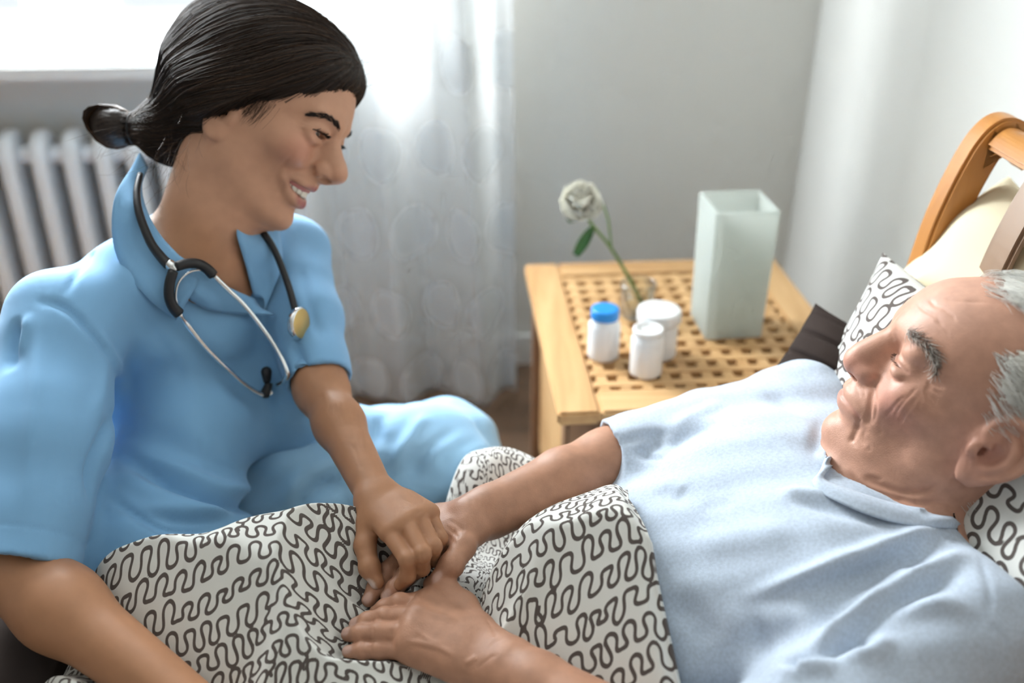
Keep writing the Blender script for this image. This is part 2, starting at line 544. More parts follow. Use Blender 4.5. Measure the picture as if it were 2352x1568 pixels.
struct(wall_piece('ceiling', (-2.92, -1.62, 2.5), (XW + .3, YW + T, 2.6), M_wall))
struct(wall_piece('baseboard_back', (-.28, YW - .015, 0), (XW, YW, .08), M_white))
struct(wall_piece('baseboard_right', (XW - .015, -.5, 0), (XW, YW - .015, .08), M_white))
# window with sill, frame, sash bars and panes
M_glass = bpy.data.materials.new('window_glass'); M_glass.use_nodes = True
_n = M_glass.node_tree.nodes; _l = M_glass.node_tree.links
_t = _n.new('ShaderNodeBsdfTransparent'); _g = _n.new('ShaderNodeBsdfGlossy'); _g.inputs['Roughness'].default_value = .05
_f = _n.new('ShaderNodeMixShader'); _f.inputs['Fac'].default_value = .06
_l.new(_t.outputs[0], _f.inputs[1]); _l.new(_g.outputs[0], _f.inputs[2]); _l.new(_f.outputs[0], _n['Material Output'].inputs['Surface'])
win = bpy.data.objects.new('window_1', None); COL.objects.link(win); win['kind'] = 'structure'
box('sill', (WX0 - .03, YW - .15, SZ - .035), (WX1 + .03, YW + .20, SZ), M_white, win, .006, M=ROOM)
YF = YW + .16
for lo, hi in (((WX0, YF, SZ), (WX1, YF + .06, SZ + .032)), ((WX0, YF, WZ1 - .07), (WX1, YF + .06, WZ1)), ((WX0, YF, SZ + .032), (WX0 + .07, YF + .06, WZ1 - .07)),
               ((WX1 - .07, YF, SZ + .032), (WX1, YF + .06, WZ1 - .07)), ((-.955, YF, SZ + .032), (-.865, YF + .06, WZ1 - .07))):
    box('frame', lo, hi, M_white, win, .004, M=ROOM)
for x0, x1 in ((WX0 + .07, -.955), (-.865, WX1 - .07)):
    box('pane', (x0, YF + .026, SZ + .032), (x1, YF + .032, WZ1 - .07), M_glass, win, 0, M=ROOM)

# radiator under the window, one casting per column
M_rad = mat('radiator_enamel', (0.86, 0.90, 0.93), .3, .5)
rad = empty('radiator', 'white cast iron column radiator under the window', 'radiator')
def rad_section(x):
    P = []
    h, y0, y1, b = .655, YW - .135, YW - .03, .10
    for a in np.linspace(0, math.pi, 9): P.append((y0 + .022 + .022 * -math.cos(math.pi - a) * -1 if False else y0 + .03 - .03 * math.cos(a * .5 + 0) , h - .045 + .045 * math.sin(a * .5)))
    P = [(y0, b + .03), (y0, h - .05), (y0 + .012, h - .018), (y0 + .035, h), (y1 - .035, h), (y1 - .012, h - .018), (y1, h - .05), (y1, b + .03), (y1 - .02, b), (y0 + .02, b)]
    bm = bmesh.new()
    w = .017
    A = [bm.verts.new((x - w, y, z)) for y, z in P]; B = [bm.verts.new((x + w, y, z)) for y, z in P]
    bm.faces.new(A); bm.faces.new(B[::-1])
    n = len(P)
    for i in range(n): bm.faces.new((A[i], B[i], B[(i + 1) % n], A[(i + 1) % n]))
    bmesh.ops.recalc_face_normals(bm, faces=bm.faces)
    bmesh.ops.bevel(bm, geom=list(bm.edges), offset=.013, segments=4, affect='EDGES', profile=.5)
    bm.transform(ROOM)
    return finish_bm(bm, 'section', M_rad, rad, True)
for i in range(11): rad_section(-1.235 + i * .0665)
for z in (.17, .60):
    tube('header', [rp((-1.27, YW - .08, z)), rp((-.53, YW - .08, z))], .022, M_rad, rad, 14)
for x in (-1.21, -.60): tube('foot', [rp((x, YW - .08, .0)), rp((x, YW - .08, .12))], .016, M_rad, rad, 10)

# sheer curtain with woven dots: alpha and light transport from a cloth-space dot field
M_curt = bpy.data.materials.new('sheer_dotted_voile'); M_curt.use_nodes = True
_n = M_curt.node_tree.nodes; _l = M_curt.node_tree.links
for x in list(_n):
    if x.type == 'BSDF_PRINCIPLED': _n.remove(x)
_a = _n.new('ShaderNodeAttribute'); _a.attribute_name = 'dot'
_mr = _n.new('ShaderNodeMapRange'); _mr.interpolation_type = 'SMOOTHSTEP'
_mr.inputs['From Min'].default_value = .003; _mr.inputs['From Max'].default_value = -.003
_mr.inputs['To Min'].default_value = .50; _mr.inputs['To Max'].default_value = .97
_l.new(_a.outputs['Fac'], _mr.inputs['Value'])
_d = _n.new('ShaderNodeBsdfDiffuse'); _d.inputs['Color'].default_value = (.90, .92, .93, 1)
_tl = _n.new('ShaderNodeBsdfTranslucent'); _tl.inputs['Color'].default_value = (.90, .92, .92, 1)
_m1 = _n.new('ShaderNodeMixShader'); _m1.inputs['Fac'].default_value = .5
_l.new(_d.outputs[0], _m1.inputs[1]); _l.new(_tl.outputs[0], _m1.inputs[2])
_tr = _n.new('ShaderNodeBsdfTransparent'); _m2 = _n.new('ShaderNodeMixShader')
_l.new(_mr.outputs['Result'], _m2.inputs['Fac']); _l.new(_tr.outputs[0], _m2.inputs[1]); _l.new(_m1.outputs[0], _m2.inputs[2])
_l.new(_m2.outputs[0], _n['Material Output'].inputs['Surface'])
def make_curtain():
    nu, nv = 260, 150
    u = np.linspace(0, 1, nu); z = np.linspace(.02, 2.3, nv)
    U, Z = np.meshgrid(u, z, indexing='ij')
    X = -.50 + .53 * U + .02 * (1 - Z / 2.3) * U
    ph = 2 * np.pi * (U * 3.4 + .10 * np.sin(5 * U) + .05 * np.sin(Z * 1.3))
    amp = .044 * (.75 + .25 * np.sin(U * 9 + 1))
    Y = YW - .20 + amp * np.sin(ph) + .010 * np.sin(2 * ph + Z * 2)
    P = np.stack([X, Y, Z], -1)
    seg = np.sqrt((np.diff(P[:, :, :2], axis=0) ** 2).sum(-1)); s = np.vstack([np.zeros((1, nv)), np.cumsum(seg, 0)])
    S = s[:, nv // 2][:, None] * np.ones((1, nv))
    a, b = .150, .185
    row = np.round((Z - .07) / b); col = np.round(S / a - .5 * (row % 2)) + .5 * (row % 2)
    d = np.sqrt((S - col * a) ** 2 + (Z - .07 - row * b) ** 2) - .058
    V = np.array([rp(p) for p in P.reshape(-1, 3)])
    i, j = np.meshgrid(np.arange(nu - 1), np.arange(nv - 1), indexing='ij')
    Fq = np.stack([i * nv + j, (i + 1) * nv + j, (i + 1) * nv + j + 1, i * nv + j + 1], -1).reshape(-1, 4)
    o = link_mesh('curtain', V, Fq, M_curt)
    at_ = o.data.attributes.new('dot', 'FLOAT', 'POINT'); at_.data.foreach_set('value', d.ravel().astype(np.float32))
    md = o.modifiers.new('thickness', 'SOLIDIFY'); md.thickness = .0006
    return tag(o, 'sheer white curtain with round woven dots beside the window', 'curtain')
make_curtain()

# ------------------------------------------------------------------ slatted nightstand
NS = Matrix.Translation((.2835, 1.4575, 0)) @ Matrix.Rotation(RA + .008, 4, 'Z')
ns = empty('nightstand', 'oak nightstand with a slatted lattice top against the wall', 'nightstand')
ZT, HX, HY, FR = .50, .240, .266, .062
def nbox(nm, lo, hi, m, bevel=.003): return box(nm, lo, hi, m, ns, bevel, M=NS)
nbox('top_board', (-HX, -HY, ZT - .022), (-HX + FR, HY, ZT), M_oak_y, .004)
nbox('top_board', (HX - FR, -HY, ZT - .022), (HX, HY, ZT), M_oak_y, .004)
nbox('top_board', (-HX + FR, -HY, ZT - .022), (HX - FR, -HY + FR, ZT), M_oak, .004)
nbox('top_board', (-HX + FR, HY - FR, ZT - .022), (HX - FR, HY, ZT), M_oak, .004)
def lattice(z, x0, x1, y0, y1, nx, ny, wbar=.0170, mx=M_oak, my=M_oak_y):
    px_, py_ = (x1 - x0 + wbar) / (nx + 1) if False else (x1 - x0) / nx, (y1 - y0) / ny
    for i in range(nx):
        c = x0 + (i + .5) * px_
        nbox('slat', (c - wbar / 2, y0, z - .019), (c + wbar / 2, y1, z - .001), my, .0012)
    for j in range(ny):
        c = y0 + (j + .5) * py_
        nbox('slat', (x0, c - wbar / 2, z - .018), (x1, c + wbar / 2, z), mx, .0012)
lattice(ZT - .001, -HX + FR, HX - FR, -HY + FR, HY - FR, 11, 12)
for sx in (-1, 1):
    for sy in (-1, 1):
        cx, cy = sx * (HX - .035), sy * (HY - .035)
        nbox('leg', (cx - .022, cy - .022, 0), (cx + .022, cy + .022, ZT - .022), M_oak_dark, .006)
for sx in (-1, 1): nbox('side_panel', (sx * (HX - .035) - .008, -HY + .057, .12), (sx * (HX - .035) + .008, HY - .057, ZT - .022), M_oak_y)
for sy in (-1, 1): nbox('added_apron', (-HX + .057, sy * (HY - .035) - .009, ZT - .075), (HX - .057, sy * (HY - .035) + .009, ZT - .022), M_oak_dark)  # added under the top to help keep the inside dark
lattice(.30, -HX + .043, HX - .043, -HY + .03, HY - .03, 11, 12, .0170, M_oak_dark, M_oak_dark)  # lower shelf darkened by colour so the holes above look shaded
nbox('added_back_panel', (-HX + .057, HY - .043, .12), (HX - .057, HY - .027, ZT - .022), M_oak_dark)  # added out of sight: closes the stand so its inside stays dark

# ------------------------------------------------------------------ things on the nightstand
M_plastic = mat('white_plastic', (.86, .87, .87), .32, .5)
M_blue = mat('blue_cap_plastic', (.015, .27, .75), .35, .5)
def on(px, py, z=ZT): return at_plane(px, py, 2, z)
def bottle(nm, label, base, r, h, cap, capm, neck=.8, caph=.2):
    e = empty(nm, label, 'bottle'); e.location = base
    hb = h * (1 - caph); hs = hb * .86
    lathe('body', [(0, 0), (r * .9, 0), (r * .985, .002), (r, .006), (r, hs * .97), (r * .985, hs), (r * neck, hb), (r * neck, h * .93), (0, h * .93)], M_plastic, e)
    if cap:
        k = r * cap
        V = [(0, hb + .001), (k * .97, hb + .001), (k, hb + .003), (k, h - .003), (k * .95, h), (k * .8, h + .0003), (0, h + .0003)]
        c = lathe('cap', V, capm, e, 48)
        for v in c.data.vertices:
            if hb + .002 < v.co.z < h - .001 and v.co.x ** 2 + v.co.y ** 2 > (k * .9) ** 2 and (v.index % 2): v.co.x *= .975; v.co.y *= .975
    else: lathe('neck_ring', [(r * .8, h * .90), (r * .93, h * .91), (r * .93, h * .985), (r * .86, h), (r * .70, h), (r * .68, h * .965), (0, h * .965)], M_plastic, e)
    return e
bottle('pill_bottle', 'white plastic pill bottle with a bright blue screw cap', on(1385, 817), .0245, .083, .90, M_blue)
bottle('pill_bottle', 'small white pill bottle without cap in front of the wide jar', on(1482, 855), .0245, .076, None, None, .84, .10)
j = bottle('cream_jar', 'wide white jar with a flat white screw lid', on(1507, 812), .0305, .078, 1.12, M_plastic, .95, .26)
j['category'] = 'jar'

# frosted square glass vase
M_frost = bpy.data.materials.new('frosted_glass'); M_frost.use_nodes = True
_n = M_frost.node_tree.nodes; _l = M_frost.node_tree.links
_d = _n.new('ShaderNodeBsdfDiffuse'); _d.inputs['Color'].default_value = (.72, .76, .73, 1)
_tl = _n.new('ShaderNodeBsdfTranslucent'); _tl.inputs['Color'].default_value = (.82, .86, .83, 1)
_tr = _n.new('ShaderNodeBsdfTransparent'); _tr.inputs['Color'].default_value = (.93, .96, .94, 1)
_m1 = _n.new('ShaderNodeMixShader'); _m1.inputs['Fac'].default_value = .5; _m2 = _n.new('ShaderNodeMixShader'); _m2.inputs['Fac'].default_value = .22
_l.new(_d.outputs[0], _m1.inputs[1]); _l.new(_tl.outputs[0], _m1.inputs[2]); _l.new(_m1.outputs[0], _m2.inputs[1]); _l.new(_tr.outputs[0], _m2.inputs[2])
_l.new(_m2.outputs[0], _n['Material Output'].inputs['Surface'])
def make_vase():
    bm = bmesh.new(); w, h, t = .050, .218, .005
    V = []
    for s, z in ((w * .93, 0), (w, h), (w - t, h), (w * .93 - t, .012)):
        V.append([bm.verts.new((a * s, b * s, z)) for a, b in ((-1, -1), (1, -1), (1, 1), (-1, 1))])
    bm.faces.new(V[0][::-1]); bm.faces.new(V[3])
    for k in range(3):
        for i in range(4): bm.faces.new((V[k][i], V[k][(i + 1) % 4], V[k + 1][(i + 1) % 4], V[k + 1][i]))
    bmesh.ops.recalc_face_normals(bm, faces=bm.faces)
    bmesh.ops.bevel(bm, geom=list(bm.edges), offset=.002, segments=2, affect='EDGES')
    p = on(1665, 748); bm.transform(Matrix.Translation(p) @ Matrix.Rotation(RA + .03, 4, 'Z'))
    return tag(finish_bm(bm, 'glass_vase', M_frost), 'tall square frosted glass vase on the nightstand', 'vase')
make_vase()

# small glass with a white rose
M_clear = bpy.data.materials.new('clear_glass'); M_clear.use_nodes = True
_n = M_clear.node_tree.nodes; _l = M_clear.node_tree.links
_t = _n.new('ShaderNodeBsdfTransparent'); _t.inputs['Color'].default_value = (.93, .95, .94, 1); _g = _n.new('ShaderNodeBsdfGlossy'); _g.inputs['Roughness'].default_value = .04
_lw = _n.new('ShaderNodeLayerWeight'); _lw.inputs['Blend'].default_value = .35; _f = _n.new('ShaderNodeMixShader')
_l.new(_lw.outputs['Facing'], _f.inputs['Fac']); _l.new(_t.outputs[0], _f.inputs[1]); _l.new(_g.outputs[0], _f.inputs[2]); _l.new(_f.outputs[0], _n['Material Output'].inputs['Surface'])
M_stem = mat('rose_stem', (.16, .25, .07), .5, noise=(60, .2)); M_leaf = mat('rose_leaf', (.06, .16, .045), .45, noise=(60, .2))
M_petal = mat('rose_petal', (.88, .86, .75), .7, .15); M_petal2 = mat('rose_heart_petal', (.90, .80, .45), .7, .15)
gb = on(1462, 722)
gl = lathe('drinking_glass', [(0, .002), (.027, .0), (.029, .004), (.030, .058), (.0285, .060), (.0275, .058), (.0265, .008), (0, .008)], M_clear, None, 40)
gl.location = gb; tag(gl, 'small clear glass of water holding the rose', 'glass')
rose = empty('rose', 'white garden rose with a long green stem leaning in a glass', 'flower')
dY = gb[1]
def rpx(px, py, dy=0.0): return at_plane(px, py, 1, dY + dy)
head = rpx(1335, 470)
st = spline([gb + np.array([.012, .0, .012]), rpx(1446, 640), rpx(1400, 565), rpx(1357, 512), head], 24)
tube('stem', st, np.linspace(.0032, .0024, 24), M_stem, rose, 8)
bud = rpx(1365, 432, .01)
tube('side_stem', spline([rpx(1404, 572), rpx(1398, 510, .004), rpx(1385, 470, .008), bud], 14), .0018, M_stem, rose, 6)
def petal(c, d, up, L, Wd, curl, m, nm='petal'):
    """cupped petal from a base point outwards"""
    d = unit(d); up = unit(up - d * (np.asarray(up) @ d)); s = np.cross(d, up)
    V, Fc = [], []; nu, nv = 8, 7
    for i in range(nu):
        a = i / (nu - 1); w = Wd * math.sin(math.pi * (.08 + .80 * a)) ** .7
        for k in range(nv):
            b = k / (nv - 1) * 2 - 1
            q = c + d * (L * (a - .15 * curl * a * a)) + up * (L * (.15 * a + curl * a * a * .5) + Wd * .45 * b * b) + s * (w * b)
            V.append(q)
    for i in range(nu - 1):
        for k in range(nv - 1): Fc.append((i * nv + k, i * nv + k + 1, (i + 1) * nv + k + 1, (i + 1) * nv + k))
    o = link_mesh(nm, V, Fc, m, rose); md = o.modifiers.new('thickness', 'SOLIDIFY'); md.thickness = .0006
    return o
axis = unit(np.array([-.10, -.75, .65])); fr = frame_from(axis)
for ring, (n, tilt, L, Wd, curl, m) in enumerate(((9, .05, .034, .024, .15, M_petal), (8, .35, .033, .023, .4, M_petal), (7, .70, .029, .020, .6, M_petal), (6, 1.0, .024, .016, .8, M_petal), (5, 1.25, .018, .012, .9, M_petal2))):
    for i in range(n):
        a = 2 * math.pi * (i + .37 * ring) / n + random.uniform(-.1, .1)
        out = fr[:, 0] * math.cos(a) + fr[:, 1] * math.sin(a)
        petal(head + axis * (.002 * ring), out * math.cos(tilt) + axis * math.sin(tilt), axis - out * .3, L * random.uniform(.9, 1.08), Wd, curl, m)
for p, q, w in ((rpx(1362, 520), rpx(1322, 582), .009), (rpx(1340, 488), rpx(1303, 505), .007), (bud, rpx(1372, 455, .01), .006)):
    petal(p, q - p, [0, -1, .3], np.linalg.norm(q - p), w, .15, M_leaf, 'leaf')

# clear plastic bottle on the window sill
sb = rp((-.935, YW + .0, SZ)); e = empty('sill_bottle', 'translucent white plastic bottle standing on the window sill', 'bottle'); e.location = sb
M_transl = mat('translucent_plastic', (.62, .68, .76), .25, .5)
lathe('body', [(0, 0), (.040, 0), (.043, .004), (.043, .11), (.038, .13), (.018, .15), (.018, .165), (0, .165)], M_transl, e)
lathe('cap', [(0, .160), (.021, .160), (.021, .185), (0, .185)], M_white, e, 32)

# ------------------------------------------------------------------ bed: headboard, mattress
hb = empty('bed', 'wooden bed with a curved slatted headboard', 'bed')
YB1, YB0 = 1.135, .14
RI = ROOM.inverted()
def prof_pts():
    """front edge of the sleigh headboard's far post in (x, z): rises, leans back and rolls over at the top"""
    fe = []
    for px, py in ((2060, 690), (2130, 500), (2198, 364), (2248, 294), (2298, 264), (2350, 278), (2405, 335)):
        q = RI @ Vector(at_plane(px, py, 1, rp((.55, YB1 - .016, 0))[1])); fe.append((q.x, q.z))
    fe = np.array(fe); a = fe[0]
    return spline(np.vstack([[a + (-.075, -.40)], [a + (-.035, -.16)], fe]), 48)
BX = RI @ Vector(at_plane(2060, 690, 1, 1.12)); BX = BX.x + .02
PP = prof_pts()
def sweep(nm, i0, i1, y0, y1, off, th, m):
    """board bent along the side profile between two widths"""
    C = PP[i0:i1]; T_ = np.gradient(C, axis=0); T_ /= np.linalg.norm(T_, axis=1)[:, None]; N_ = np.stack([-T_[:, 1], T_[:, 0]], 1)
    bm = bmesh.new(); rows = []
    for c, nn in zip(C, N_):
        a = c + nn * off; b = c + nn * (off - th)
        rows.append([bm.verts.new((a[0], y0, a[1])), bm.verts.new((a[0], y1, a[1])), bm.verts.new((b[0], y1, b[1])), bm.verts.new((b[0], y0, b[1]))])
    for r0, r1 in zip(rows, rows[1:]):
        for k in range(4): bm.faces.new((r0[k], r0[(k + 1) % 4], r1[(k + 1) % 4], r1[k]))
    bm.faces.new(rows[0][::-1]); bm.faces.new(rows[-1])
    bmesh.ops.recalc_face_normals(bm, faces=bm.faces)
    sharp = [e for e in bm.edges if len(e.link_faces) == 2 and e.calc_face_angle() > .8]
    bmesh.ops.bevel(bm, geom=sharp, offset=.004, segments=2, affect='EDGES')
    bm.transform(ROOM)
    return finish_bm(bm, nm, m, hb)
sweep('post', 0, 48, YB1 - .034, YB1, .0, .040, M_bedwood_v)
sweep('post', 0, 48, YB0, YB0 + .034, .0, .040, M_bedwood_v)
sweep('top_rail', 27, 46, YB0 + .034, YB1 - .034, -.010, .024, M_bedwood)
sweep('bottom_rail', 5, 12, YB0 + .034, YB1 - .034, -.010, .024, M_bedwood)
M_slat = wood('headboard_slat_shade_wood', (.20, .12, .075), (.30, .19, .12), 2, .8, .4)  # shadow on the slats put into the wood colour, darker than the posts
for i in range(8):
    y = YB1 - .032 - .115 - i * .105
    if y - .03 > YB0 + .03: sweep('slat', 11, 30, y - .024, y + .024, -.016, .012, M_slat)
box('side_rail', (-1.45, YB1 - .03, .14), (BX - .05, YB1, .33), M_bedwood, hb, .004, M=ROOM)
box('side_rail', (-1.45, YB0, .14), (BX - .05, YB0 + .03, .33), M_bedwood, hb, .004, M=ROOM)
for x in (-1.42, BX - .06):
    for y in (YB0, YB1 - .05): box('leg', (x - .025, y, 0), (x + .025, y + .05, .15), M_bedwood_v, hb, .004, M=ROOM)
M_sheet = mat('mattress_cotton', (.80, .80, .76), .9, .1, bump=(40, .1))
mb = bmesh.new(); bmesh.ops.create_cube(mb, size=1)
lo, hi = np.array((-1.43, YB0 + .035, .16)), np.array((BX - .065, YB1 - .035, .43))
for v in mb.verts: v.co = Vector((lo + hi) / 2 + np.array(v.co) * (hi - lo))
bmesh.ops.bevel(mb, geom=list(mb.edges), offset=.045, segments=5, affect='EDGES')
mb.transform(ROOM)
tag(finish_bm(mb, 'mattress', M_sheet, None, True), 'white mattress on the wooden bed under the printed duvet', 'mattress')
# ------------------------------------------------------------------ helpers for figures
def Z(px, py, z): return at_plane(px, py, 2, z)
def vnormals(V, Fq):
    a, b, c, d = (V[Fq[:, i]] for i in range(4))
    n = np.cross(c - a, d - b)
    N = np.zeros_like(V)
    for i in range(4): np.add.at(N, Fq[:, i], n)
    return N / (np.linalg.norm(N, axis=1)[:, None] + 1e-12)
def bvh_of(V, Fq): return BVHTree.FromPolygons(V.tolist(), Fq.tolist())
def hit(bvh, px, py):
    """first surface point behind a pixel of the photograph, with its normal"""
    d = unit(FWD + RGT * ((px - CX) / F_PX) - UPV * ((py - CY) / F_PX))
    p, n, i, t = bvh.ray_cast(Vector(CAM), Vector(d))
    return (None, None) if p is None else (np.array(p), np.array(n))
def trace(bvh, pix, n=None, lift=0.0, up=None):
    """surface polyline under measured pixels, resampled"""
    P = spline(np.array(pix, float), n or (len(pix) - 1) * 5 + 1)
    out = []; last = None
    for x, y in P:
        p, nn = hit(bvh, x, y)
        if p is None:
            if last is None: continue
            p, nn = last
        if nn @ (CAM - p) < 0: nn = -nn
        last = (p, nn); out.append(p + nn * lift)
    return np.array(out)
def seg_dist(V, P):
    """distance and parameter of each point along a polyline"""
    best = np.full(len(V), 1e9); tt = np.zeros(len(V)); m = len(P) - 1
    for i in range(m):
        q = V - P[i]; ba = P[i + 1] - P[i]
        h = np.clip(q @ ba / (ba @ ba + 1e-12), 0, 1)
        e = q - h[:, None] * ba; x = (e * e).sum(1)
        u = x < best; best = np.where(u, x, best); tt = np.where(u, (i + h) / m, tt)
    return np.sqrt(best), tt
def engrave(V, N, lines, fade=4.0):
    """press (-) or raise (+) soft lines in a surface: list of (polyline, width, amount)"""
    D = np.zeros(len(V))
    for P, w, amt in lines:
        if P is None or len(P) < 2: continue
        lo, hi = P.min(0) - 2.8 * w, P.max(0) + 2.8 * w
        m = ((V > lo) & (V < hi)).all(1)
        if not m.any(): continue
        d, t = seg_dist(V[m], P)
        f = np.clip(np.minimum(t, 1 - t) * fade, 0, 1); f = f * f * (3 - 2 * f)
        D[m] += amt * np.exp(-(d / w) ** 2) * f
    return V + N * D[:, None]
def gauss_mask(L, c, r):
    return np.exp(-(((L - np.asarray(c)) / np.asarray(r)) ** 2).sum(1))
def line_mask(L, P, w):
    d, t = seg_dist(L, np.asarray(P, float)); return np.exp(-(d / w) ** 2)
def mixc(c, col, m): return c + (np.asarray(col) - c) * np.clip(m, 0, 1)[:, None]
def hand(Fd, wrist, wside, mcp, fingers, thumb, fr, palm=.012, kw=.012):
    """palm fanned from the wrist to four knuckles, four jointed fingers and a thumb rooted at the side of the palm"""
    n = len(mcp)
    for i, m in enumerate(mcp):
        w = wrist + wside * (i / (n - 1) - .5)
        Fd.cone(w, m, palm * 1.05, palm * .92, k=kw)
        if i: Fd.cone((w + m) / 2, (mcp[i - 1] + m) / 2, palm * .8, palm * .72, k=kw)
    for i, fg in enumerate(fingers):
        J = [mcp[i]] + list(fg); r = fr * (1.0, 1.03, .97, .84)[i]
        Fd.chain(J, [r * 1.12, r * 1.03, r * .93, r * .74], k=.0020, ks=.003, sp=0)
        for j in (1, 2): Fd.ell(J[j], r * (1.07, .99)[j - 1], k=.002)
    T_ = list(thumb); r = fr * 1.16
    Fd.cone(wrist, T_[0], palm * 1.05, r * 1.25, k=.014)
    Fd.chain(T_, [r * 1.30, r * 1.15, r * 1.06, r * .78], k=.006, ks=.004, sp=0)
    Fd.ell(T_[2], r * 1.12, k=.004)
M_skin_w = mat('skin_warm_olive', (.6, .38, .27), .45, .40, attr='col', noise=(55, .05), bump=(900, .12, 2, .0005))
M_skin_m = mat('skin_aged_ruddy', (.6, .36, .28), .46, .38, attr='col', noise=(70, .10), bump=(700, .30, 4, .0007))
# ------------------------------------------------------------------ heads (own frame: x forward, y left, z up, metres)
def loft(tab, xc=0.0):
    """stack of superellipse sections: rows of (z, front, half width, exponent)"""
    T = np.asarray(tab, float); T = T[np.argsort(T[:, 0])]; z0, z1 = T[0, 0], T[-1, 0]
    def fn(p):
        z = np.clip(p[:, 2], z0, z1)
        Fr = np.interp(z, T[:, 0], T[:, 1]) - xc; W = np.interp(z, T[:, 0], T[:, 2]); n = np.interp(z, T[:, 0], T[:, 3])
        x0 = p[:, 0] - xc; x = np.where(x0 < 0, -x0 / np.interp(z, [-.10, -.03, .01], [.25, .45, .75]), x0); y = np.abs(p[:, 1])
        g = ((x / Fr) ** n + (y / W) ** n + 1e-12) ** (1 / n)
        d = np.sqrt(x0 * x0 + y * y) * (1 - 1 / np.maximum(g, 0.05))
        dz = np.maximum(z0 - p[:, 2], p[:, 2] - z1)
        q1, q2 = np.maximum(d, 0), np.maximum(dz, 0)
        return np.sqrt(q1 * q1 + q2 * q2) + np.minimum(np.maximum(d, dz), 0)
    return fn
def smooth_tab(rows, n=60):
    R = np.array(sorted(rows)); z = np.linspace(R[0, 0], R[-1, 0], n)
    S = spline(R, n * 3); S = S[np.argsort(S[:, 0])]
    return np.stack([z] + [np.interp(z, S[:, 0], S[:, j]) for j in range(1, R.shape[1])], 1)

def add_ear(H, o=(0, 0, 0), s=1.0, detail=True):
    o = np.asarray(o, float)
    def q(x, z, dy=0.0): return o + s * np.array([x, 0.0685 + 0.34 * max(0.0, -x) + dy, z])
    Rz = frame_from([0.0, 0, 1], [1, -0.34, 0])
    H.ell(q(-.013, .001, -.002), np.array([.018, .0045, .031]) * s, R=Rz, k=.006, sym=True)
    H.ell(q(-.006, 0, -.006), np.array([.012, .010, .022]) * s, k=.008, sym=True)
    H.ell(q(-.008, -.024, .000), np.array([.0095, .0042, .0100]) * s, R=Rz, k=.006, sym=True)
    if not detail: return
    H.ell(q(-.0105, -.002, .0065), np.array([.0090, .0080, .0125]) * s, R=Rz, k=.003, op='s', sym=True)
    H.ell(q(-.016, .016, .0045), np.array([.0085, .0042, .0085]) * s, R=Rz, k=.003, op='s', sym=True)
    H.chain([q(-.006, .003, .002), q(.0015, .012, .001), q(-.002, .025, .001), q(-.012, .032, .001), q(-.024, .028, .001), q(-.031, .014, .001),
             q(-.030, -.002, .001), q(-.023, -.015, .001), q(-.015, -.024, .0)], np.array([.0025, .003, .0035, .0038, .0036, .0034, .0032, .003, .003]) * s, k=.0025, sym=True)
    H.chain([q(-.012, .020, .0), q(-.020, .013, .001), q(-.0225, .002, .0015), q(-.019, -.009, .001), q(-.011, -.015, .001)], np.array([.0022, .003, .0032, .003, .0028]) * s, k=.003, sym=True)
    H.ell(q(.002, -.004, .0035), np.array([.0050, .0035, .0065]) * s, k=.004, sym=True)
    H.ell(q(-.004, -.003, .0015), np.array([.0035, .006, .0045]) * s, k=.002, op='s', sym=True)

